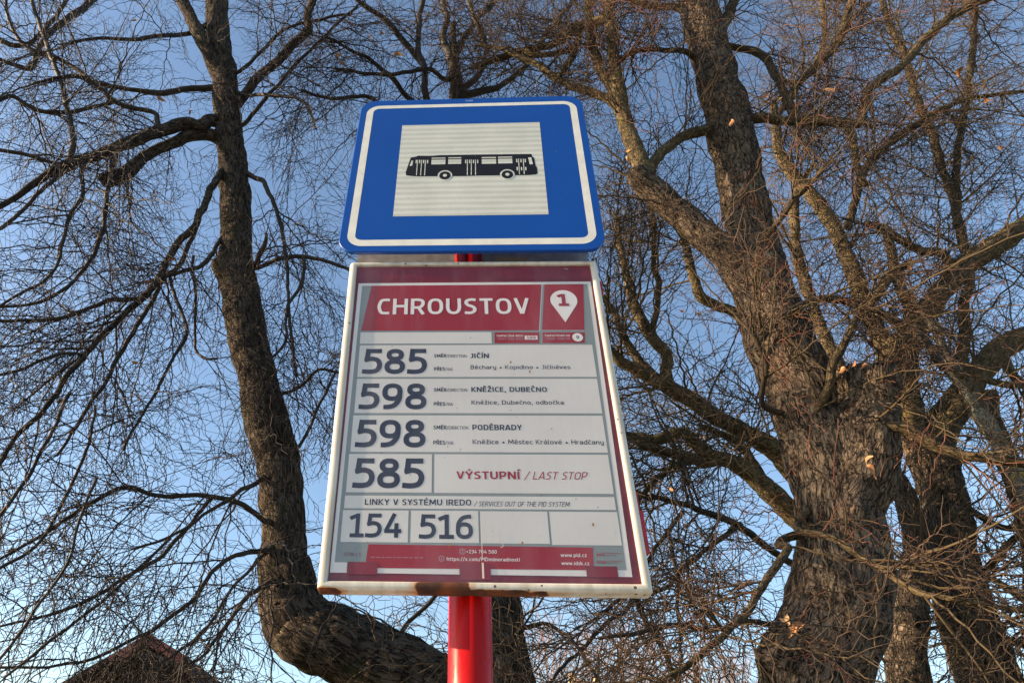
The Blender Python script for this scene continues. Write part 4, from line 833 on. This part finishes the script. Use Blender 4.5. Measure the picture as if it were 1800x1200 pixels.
# --- the spreading lime behind it
tC = thing('lime_tree', (at(1740, 1250, 7.5)[0], 7.5, 0), 'mossy many-limbed lime tree at the right behind the massive cracked trunk', 'tree', 'bare lime trees')
trunkC = [(1850, 2050, 190), (1780, 1500, 150), (1745, 1250, 128), (1712, 1150, 112), (1690, 1060, 100), (1672, 980, 88), (1660, 900, 78), (1645, 850, 80), (1628, 800, 88), (1622, 780, 70)]
limbs_burr[id(trunkC)] = [(at(1620, 850, 7.3), .12), (at(1640, 1080, 7.3), .10)]
trunkC = [(q[0]+6, q[1], q[2]*.84) for q in trunkC]
C_ = [lm(trunkC, 7.5, 7.5, BARK_B, 64, .18, .04, 'trunk')]
Cb = [
 (sp(1622,810,70, 1640,782,66, 1652,755,62, 1672,725,60, 1690,700,54, 1708,672,48, 1732,640,45, 1752,618,44, 1775,603,44, 1825,582,40, 1900,540,30, 1990,470,20, 2080,380,9), 7.5, 7.1, BARK_C, 36),
 (sp(1622,810,64, 1612,775,52, 1607,750,44, 1605,700,30, 1600,640,24, 1612,600,20, 1640,560,16), 7.5, 7.6, BARK_C, 24),
 (sp(1615,790,60, 1602,745,48, 1585,700,44, 1570,660,42, 1572,620,42, 1600,580,40, 1632,540,38, 1665,500,38, 1690,470,40, 1730,445,42, 1762,422,42, 1790,402,38, 1825,378,34, 1890,330,26, 1960,250,17, 2010,150,8), 7.5, 6.6, BARK_C, 30),
 (sp(1680,480,24, 1670,452,17, 1645,444,16, 1620,440,16, 1590,425,15, 1555,402,13, 1520,395,11), 7.0, 6.7, BARK_C, 14),
 (sp(1558,400,14, 1560,415,16, 1566,440,17, 1572,465,18, 1580,495,19, 1590,520,20, 1605,556,24), 6.7, 7.2, BARK_C, 14),
 (sp(1592,750,44, 1575,700,36, 1562,650,32, 1550,602,30, 1536,570,32, 1522,535,32, 1508,500,31, 1490,450,29, 1465,400,27, 1440,360,26, 1415,330,24, 1385,295,22, 1370,262,19, 1365,235,17, 1360,185,12), 7.5, 7.0, BARK_C, 24),
 (sp(1480,660,26, 1455,600,23, 1440,570,22, 1430,540,22, 1415,500,21, 1405,460,20, 1397,420,18, 1395,385,18, 1400,340,15, 1420,305,10), 7.6, 7.3, BARK_C, 16),
 (sp(1520,570,18, 1530,545,17, 1545,515,16, 1562,490,16, 1595,465,15), 7.2, 7.0, BARK_C, 12),
 (sp(1690,700,22, 1700,640,20, 1695,590,20, 1690,540,18, 1705,500,18, 1700,460,18, 1692,420,17, 1678,365,16, 1660,310,15, 1648,270,15, 1635,225,14, 1620,190,14, 1600,130,13, 1590,95,13, 1570,60,12, 1545,-15,10), 7.2, 6.9, BR_C, 12),
 (sp(1680,400,15, 1682,340,14, 1685,250,12, 1700,180,12, 1705,125,12, 1712,60,11, 1716,-20,11), 7.0, 7.2, BR_C, 12),
 (sp(1490,400,15, 1502,355,14, 1512,320,14, 1525,290,14, 1550,262,14, 1580,240,14, 1605,225,14, 1650,195,10, 1720,170,8, 1820,160,6), 7.1, 6.5, BR_C, 12),
 (sp(1375,270,13, 1365,240,12, 1370,200,12, 1388,172,13, 1410,140,12, 1440,100,10, 1450,40,9, 1440,-20,8), 7.1, 7.4, BR_C, 10),
 (sp(1832,985,40, 1828,920,38, 1800,850,34, 1765,795,31, 1735,742,29, 1718,710,27, 1702,685,26, 1690,665,25, 1672,640,22, 1655,615,18, 1648,590,16, 1630,560,12), 6.4, 6.6, LICH, 20),
 (sp(1672,650,13, 1690,655,12, 1710,658,12, 1735,667,13, 1765,675,13, 1820,678,12), 6.5, 6.1, BARK_C, 10),
 (sp(1740,690,26, 1745,740,30, 1768,800,34, 1790,860,38, 1808,930,42, 1825,1010,46, 1838,1150,52, 1846,1400,62, 1850,1960,80), 6.9, 7.0, BARK_B, 20),
 (sp(1640,1960,110, 1615,1450,90, 1598,1230,80, 1592,1150,74, 1594,1100,70, 1600,1040,62, 1612,980,52, 1605,920,46, 1590,870,38, 1570,830,26), 7.3, 7.4, BARK_B, 36),
 (sp(1440,895,50, 1400,835,44, 1365,795,40, 1342,778,38, 1318,765,35, 1285,745,33, 1250,727,32, 1205,697,31, 1175,680,28, 1145,662,26, 1115,645,23, 1085,628,20, 1055,600,14), 7.4, 6.6, BARK_C, 24),
 (sp(1190,690,26, 1175,675,24, 1170,650,23, 1172,625,24, 1155,605,24, 1140,585,24, 1128,562,22, 1115,535,21, 1105,500,18, 1098,470,14, 1090,430,12, 1080,380,10), 6.9, 6.6, BARK_C, 16),
 (sp(1430,940,50, 1392,905,44, 1370,880,42, 1345,858,38, 1322,835,37, 1305,820,35, 1285,808,30, 1255,802,28, 1230,785,26, 1205,762,24, 1175,768,22, 1145,776,21, 1105,768,18, 1070,755,14), 7.4, 6.5, BARK_C, 24),
 (sp(1265,805,22, 1240,805,20, 1205,803,18, 1180,798,17, 1150,790,15, 1120,780,12), 6.9, 6.4, BARK_C, 12),
 (sp(1210,805,13, 1195,815,12, 1172,832,12, 1150,845,11, 1130,870,10, 1110,890,7), 6.8, 6.3, BARK_C, 10),
 (sp(1425,1010,14, 1410,1000,13, 1360,970,13, 1330,945,14, 1300,925,13, 1265,908,13, 1230,895,12, 1180,880,10, 1130,870,9, 1080,850,6), 7.2, 6.4, BR_A, 10),
 (sp(1310,570,24, 1290,548,21, 1260,535,20, 1230,520,20, 1218,490,17, 1210,450,16, 1200,415,14, 1180,380,12, 1160,330,8), 7.2, 6.7, BARK_C, 14),
 (sp(1145,600,14, 1145,580,13, 1155,540,11, 1157,500,11, 1150,460,10, 1150,400,9, 1140,350,6), 6.8, 6.6, BARK_C, 10),
 (sp(1160,680,20, 1130,640,17, 1100,600,15, 1085,560,13, 1060,520,10), 6.9, 6.6, BR_C, 12),
 (sp(1345,860,22, 1330,820,20, 1300,780,16, 1270,765,13, 1230,750,10), 7.2, 7.0, BR_C, 12),
 (sp(1110,1040,11, 1125,1065,11, 1140,1095,10, 1160,1135,9, 1180,1180,8, 1200,1225,8), 6.2, 6.6, BR_C, 10),
 (sp(1118,1040,7, 1110,1055,7, 1050,1115,6, 990,1170,5, 955,1215,4), 6.2, 5.8, BR_A, 8),
 (sp(1170,930,7, 1185,970,6, 1190,1040,6, 1193,1110,5, 1195,1200,4), 6.6, 6.4, BR_A, 8),
 (sp(1300,920,9, 1250,960,8, 1200,1000,7, 1150,1043,6, 1090,1045,5), 7.0, 6.3, BR_A, 8),
 (sp(1200,900,8, 1160,950,7, 1130,1000,7, 1090,1045,6, 1050,1090,5), 6.6, 6.0, BR_A, 8),
 (sp(1700,1060,16, 1740,1010,14, 1770,960,13, 1800,930,12, 1840,900,10), 7.4, 7., BARK_C, 12),
 (sp(1690,990,14, 1740,1000,13, 1780,1040,12, 1830,1080,10), 7.4, 6.9, BARK_C, 12),
 (sp(1720,1110,14, 1760,1105,12, 1790,1130,11, 1830,1140,9), 7.4, 6.9, BARK_C, 12),
 (sp(1650,860,18, 1700,880,14, 1750,920,12, 1800,930,10, 1840,960,9), 7.4, 7., BARK_C, 12),
 (sp(1760,610,20, 1790,650,16, 1830,700,14), 7.1, 7., BARK_C, 12),
]
for s_, y0, y1, m_, k_ in Cb: C_.append(lm([(q[0], q[1], q[2]*.88) for q in s_], y0, y1, m_, k_, .20 if k_ > 12 else .08, .03))
BC = build(tC, C_)
grow(tC, BC[1:], 4.8, 1.8, .56, .9, .68, .38, BR_C, TW_C, droop=(0., -.01, 0.), curl=.02, wander=(.08, .08, .06), rmax=.018, r3=.0034)

# --- red young shoots in front of the big lime
p0, dd = [], []
for i_, (P, R) in enumerate(BB[1:]):
    for q in rng.integers(2, len(P), 1 if i_ == 0 else 5 if P[:, 2].mean() > 5.5 else 3): p0.append(P[q]); dd.append((rng.normal(-.25, .5), -1.0, rng.normal(-.05, .35)))
p0, dd = np.array(p0), np.array(dd); PF = walk(p0, dd, rng.uniform(.8, 1.9, len(p0)), 13, .10, -.03, .22, .02); zf = ZD
RF = np.full((len(PF), 1), .0062)*rng.uniform(.7, 1.2, (len(PF), 1))*np.linspace(1, .4, 13)[None]
a, b, r, t = nodes(PF, RF, zf, .42, 3); PS = walk(a, b, rng.uniform(.15, .55, len(a)), 8, .07, -.03, .26); zs = ZD; RS = np.full((len(PS), 1), .0026)*rng.uniform(.7, 1.2, (len(PS), 1))*np.linspace(1, .6, 8)[None]
a, b, r, t = nodes(PS, RS, zs, .45, 1); PT = walk(a, b, rng.uniform(.02, .10, len(a)), 4, .06, 0, .25); RT_ = np.full((len(PT), 1), .0016)*np.linspace(.9, 1.25, 4)[None]
SPt, SRt = BB[1]; tp = SPt[rng.integers(int(len(SPt)*.62), len(SPt), 60)]; tdv = rng.normal(size=tp.shape); tdv[:, 1] = -abs(tdv[:, 1]); tdv /= np.linalg.norm(tdv, axis=1, keepdims=True)
PTu = walk(tp+tdv*.19, tdv+np.array([0, 0, .3]), rng.uniform(.05, .28, len(tp)), 6, .2, 0, .3); VT, QT = tubes(PTu, np.full((len(PTu), 6), .0026), 4); tag(quick('stump_shoots', VT, QT, TW_R, tB, None, False), kind='stuff')
V0, Q0 = tubes(PF, RF, 6); V1, Q1 = tubes(PS, RS, 5); V2, Q2 = tubes(PT, RT_, 4)
tag(quick('forward_branches', V0, Q0, BR_C, tB), kind='stuff')
tag(quick('red_shoots', np.vstack([V1, V2]), np.vstack([Q1, Q2+len(V1)]), TW_R, tB), kind='stuff')

# --- leaves that still hang
def leaf(px, py, Y, size, m, parent, seed):
    rr_ = random.Random(seed); c = at(px, py, Y); L_ = size*.66*depth(c)/F; V, Fc = [], []; n = 9
    yaw, pit, rol = rr_.uniform(0, 6.28), rr_.uniform(-1.2, .3), rr_.uniform(-1.5, 1.5)
    M = np.array((Matrix.Rotation(yaw, 3, 'Z') @ Matrix.Rotation(pit, 3, 'X') @ Matrix.Rotation(rol, 3, 'Y')))
    for i in range(n):
        t = i/(n-1); w = .27*math.sin(math.pi*min(1, t*.92+.06))**.75*(1.15-.6*t)
        for j in range(5):
            u = j/2-1; x = u*w+.03*rr_.uniform(-1, 1); y = t-.5; z = .55*abs(u)*w*1.2+.28*math.sin(t*3.2+seed)*(1-.3*u)
            V.append(c+M @ (np.array([x, y, z])*L_))
    for i in range(n-1):
        for j in range(4): Fc.append((i*5+j, i*5+j+1, i*5+5+j+1, i*5+5+j))
    # stalk
    s0 = len(V); e = c+M @ (np.array([0, -.5, 0])*L_); tip = e+np.array([rr_.uniform(-.2, .2), 0, .6])*L_*.6
    for q in (e, tip):
        for k_ in range(3): V.append(q+np.array([math.cos(k_*2.1), 0, math.sin(k_*2.1)])*L_*.02)
    for k_ in range(3): Fc.append((s0+k_, s0+(k_+1) % 3, s0+3+(k_+1) % 3, s0+3+k_))
    o = quick('dry_leaf', np.array(V), np.array(Fc), m, parent)
for i, (px, py, s, w) in enumerate([(80,152,16,0), (235,35,14,0), (285,175,22,0), (140,335,16,1), (560,345,14,1), (335,197,14,0), (303,460,26,0), (260,500,26,0), (105,467,14,1), (105,705,22,0), (116,716,18,0), (237,637,18,1), (128,760,16,0), (18,970,22,1), (195,1045,12,0), (232,378,14,0), (275,876,14,0), (600,108,20,0), (702,100,30,1), (672,60,16,0), (650,66,16,0), (594,98,18,1), (380,625,16,0), (165,1105,10,0)]):
    leaf(px, py, 4.9, s, LEAF2 if w else LEAF, tA, i)
for i, (px, py, s, w) in enumerate([(1382,1095,48,1), (1400,1108,52,0), (1285,216,26,0), (1106,265,20,1), (1104,280,18,1), (1454,160,32,1), (1690,126,30,0), (1530,810,34,1), (1532,830,36,0), (1660,1010,14,1), (1198,545,22,0), (1230,552,16,1), (1760,1012,20,1), (1738,178,26,0), (1235,770,16,0), (1180,860,18,0), (1500,640,22,0), (1480,650,24,0), (1520,645,22,0), (1600,470,14,0), (1760,260,16,0), (1345,170,20,0), (1370,175,14,1)]):
    leaf(px, py, 4.2, s, LEAF2 if w else LEAF, tB, i+50)

# --- barn at the lower left
def Pt(px, py, Y): return at(px, py, Y)
barn_w = mottled('barn_boards', (.028, .018, .013), (.05, .032, .022), 4, .9, 6)
rooft = mottled('red_tin', (.12, .024, .02), (.17, .038, .03), 6, .6, 5)
greyb = mottled('weathered_board', (.18, .165, .15), (.30, .28, .26), 9, .85, 6)
Yb = 21.; ap = Pt(262, 1112, Yb); kn = Pt(326, 1151, Yb); lw = Pt(356, 1230, Yb); le = Pt(66, 1222, Yb)
barn = thing('barn', (ap[0], Yb, 0), 'dark wooden barn with red roof edges showing only its gable top at the lower left', 'barn')
pr = [le, ap, kn, lw]; prb = [(p[0], p[2]) for p in pr]
def prism(name, poly, y0, y1, m, parent):
    V = [(x, y, z) for y in (y0, y1) for x, z in poly]; n = len(poly)
    Fc = [list(range(n)), list(range(2*n-1, n-1, -1))]+[(i, n+i, n+(i+1) % n, (i+1) % n) for i in range(n)]
    return mk(name, V, Fc, m, parent)
prism('wall', [(prb[0][0]+.9, 0), (prb[0][0]+.9, prb[0][1]-.4), (prb[1][0], prb[1][1]-.30), (prb[2][0]-.25, prb[2][1]-.25), (prb[3][0]-.3, prb[3][1]-.3), (prb[3][0]-.3, 0)], Yb+.7, Yb+9, barn_w, barn)
for i in range(3):
    (x0, z0), (x1, z1) = prb[i], prb[i+1]; l = math.hypot(x1-x0, z1-z0); nx, nz_ = (z1-z0)/l, -(x1-x0)/l
    mk('roof', *prism_pts([(x0, z0), (x1, z1), (x1+nx*.14, z1+nz_*.14), (x0+nx*.14, z0+nz_*.14)], Yb, Yb+9.6), rooft if i else barn_w, barn) if False else prism('roof', [(x0, z0), (x1, z1), (x1+nx*.14, z1+nz_*.14), (x0+nx*.14, z0+nz_*.14)], Yb, Yb+9.6, barn_w, barn)
# red verge boards near the ridge, broken grey soffit boards below them
for (x0, z0), (x1, z1), w_ in ((prb[1], prb[2], .26), (prb[1], (prb[1][0]*.62+prb[0][0]*.38, prb[1][1]*.62+prb[0][1]*.38), .30)):
    l = math.hypot(x1-x0, z1-z0); s = 1 if x1 > x0 else -1; nx, nz_ = s*(z1-z0)/l, -abs(x1-x0)/l
    prism('verge_board', [(x0, z0-.02), (x1, z1-.02), (x1+nx*w_, z1+nz_*w_-.02), (x0, z0-.02-w_*1.15)], Yb-.05, Yb-.01, rooft, barn)
a_ = Pt(235, 1140, Yb); b_ = Pt(318, 1160, Yb)
rs = random.Random(5)
for i in range(9):
    t0 = i/9; x0 = a_[0]+(b_[0]-a_[0])*t0; x1 = a_[0]+(b_[0]-a_[0])*(t0+.13); zt = a_[2]+(b_[2]-a_[2])*t0
    zt = min(zt+.05, prb[1][1]-.3-abs(x0-prb[1][0])*.5); d = rs.uniform(.10, .28)
    prism('soffit_board', [(x0, zt), (x1, zt-.05), (x1-.02, zt-d), (x0+.03, zt-d*rs.uniform(.5, 1))], Yb+.3+.02*i, Yb+.32+.02*i, greyb, barn)
for i in range(10):
    x = prb[0][0]+1.2+i*.62
    if x < prb[3][0]-.5: v, f = box(x, x+.05, Yb+.66, Yb+.70, 0, min(prb[1][1]-.9-abs(x-prb[1][0])*.62, 8)); mk('batten', v, f, barn_w, barn)

# --- far house by its lit gable and chimneys
Yh = 60.; g0 = Pt(1004, 1190, Yh); g1 = Pt(1049, 1194, Yh); gt = Pt(1012, 1184, Yh)
house = thing('house', ((g0[0]+g1[0])/2, Yh, 0), 'distant house whose sunlit yellow gable and roof just rise into the bottom edge', 'house')
yel = mottled('yellow_render', (.62, .48, .22), (.7, .56, .30), 3, .9); tile = mottled('brown_tiles', (.10, .06, .045), (.16, .09, .07), 8, .9)
x0, x1, zt = g0[0], g1[0], gt[2]
prism('wall', [(x0-.5, 0), (x0-.5, zt-2.2), (x0+.55, zt-.6), (x0+1.6, zt-2.2), (x0+1.6, 0)], Yh, Yh+.35, yel, house)
v, f = box(x0+1.6, x1+3, Yh+.1, Yh+5, 0, zt-2.4); mk('wall', v, f, yel, house)
V = [(x0+.4, Yh-.15, zt-.35), (x1+.6, Yh-.15, zt-1.0), (x1+3.2, Yh-1, zt-2.6), (x0+1.8, Yh-1, zt-2.3), (x0+.4, Yh+4, zt-.35), (x1+.6, Yh+4, zt-1.0), (x1+3.2, Yh+5.4, zt-2.6), (x0+1.8, Yh+5.4, zt-2.3)]
mk('roof', V, [(0, 1, 2, 3), (4, 7, 6, 5), (0, 4, 5, 1), (1, 5, 6, 2), (0, 3, 7, 4)], tile, house)
for xc, h_ in ((x0+.25, .12), (x1+.2, .0)):
    v, f = merge(box(xc-.28, xc+.28, Yh+.4, Yh+.95, zt-2.5, zt+h_-.1), box(xc-.34, xc+.34, Yh+.34, Yh+1.01, zt+h_-.1, zt+h_)); mk('chimney', v, f, yel, house)

# --- bare young trees far behind, their brush showing under the case
SH = twigmat('far_twig', (.22, .13, .10), (.34, .21, .17), .5)
far_specs = [(905, 1118, 'leftmost reddish bare sapling of the far row, beside the dark trunk behind the post'), (960, 1110, 'reddish bare sapling of the far row left of the yellow gable'), (1028, 1120, 'reddish bare sapling standing right before the yellow gable of the far house'),
             (1085, 1105, 'reddish bare sapling of the far row under the lower right corner of the case'), (1145, 1122, 'reddish bare sapling of the far row just right of the case corner'), (1215, 1150, 'low reddish bare sapling of the far row left of the burr of the massive trunk'), (1285, 1160, 'rightmost low reddish bare sapling of the far row, against the burr')]
for px, py, lab in far_specs:
    Yf = rng.uniform(17, 21); top = at(px, py, Yf); zt = top[2]
    s = thing('sapling', (top[0], Yf, 0), lab, 'tree', 'far row of bare saplings')
    P = np.array([[top[0]+.06*math.sin(z*2), Yf, z] for z in np.linspace(0, zt-.3, 26)]); R = np.linspace(.07, .012, 26)
    limb_mesh('trunk', P, R, BR_A, s, 8)
    n0 = 30; t = rng.uniform(.45, 1., n0); p = np.array([P[int(q*25)] for q in t]); dv = np.column_stack([rng.normal(0, .55, n0), rng.normal(0, .55, n0), np.full(n0, 1.)])
    B1 = walk(p, dv, (zt*.42)*(1.15-t)*rng.uniform(.6, 1.2, n0)+.3, 9, .09, .04, .05); r1 = np.full((n0, 1), .010)*np.linspace(1, .4, 9)[None]
    a, b, r, t2 = spawn(B1, r1, 7, .15, .6, .9, .35); B2 = walk(a, b, rng.uniform(.2, .75, len(a)), 6, .12, .03, .15)
    B2 = B2[seen(B2, 60)]; r2 = np.full((len(B2), 1), .0050)*np.linspace(1, .6, 6)[None]
    a, b, r, t3 = spawn(B2, r2, 3, .2, .6, .9, .2); B3 = walk(a, b, rng.uniform(.1, .35, len(a)), 4, .12, .03, .2); r3 = np.full((len(B3), 4), .0035)
    V1, Q1 = tubes(B1, r1, 4); V2, Q2 = tubes(B2, r2, 3); V3, Q3 = tubes(B3, r3, 3)
    tag(quick('twigs', np.vstack([V1, V2, V3]), np.vstack([Q1, Q2+len(V1), Q3+len(V1)+len(V2)]), SH, s, None, False), kind='stuff')
print('FACES', sum(len(o.data.polygons) for o in bpy.data.objects if o.type == 'MESH'))
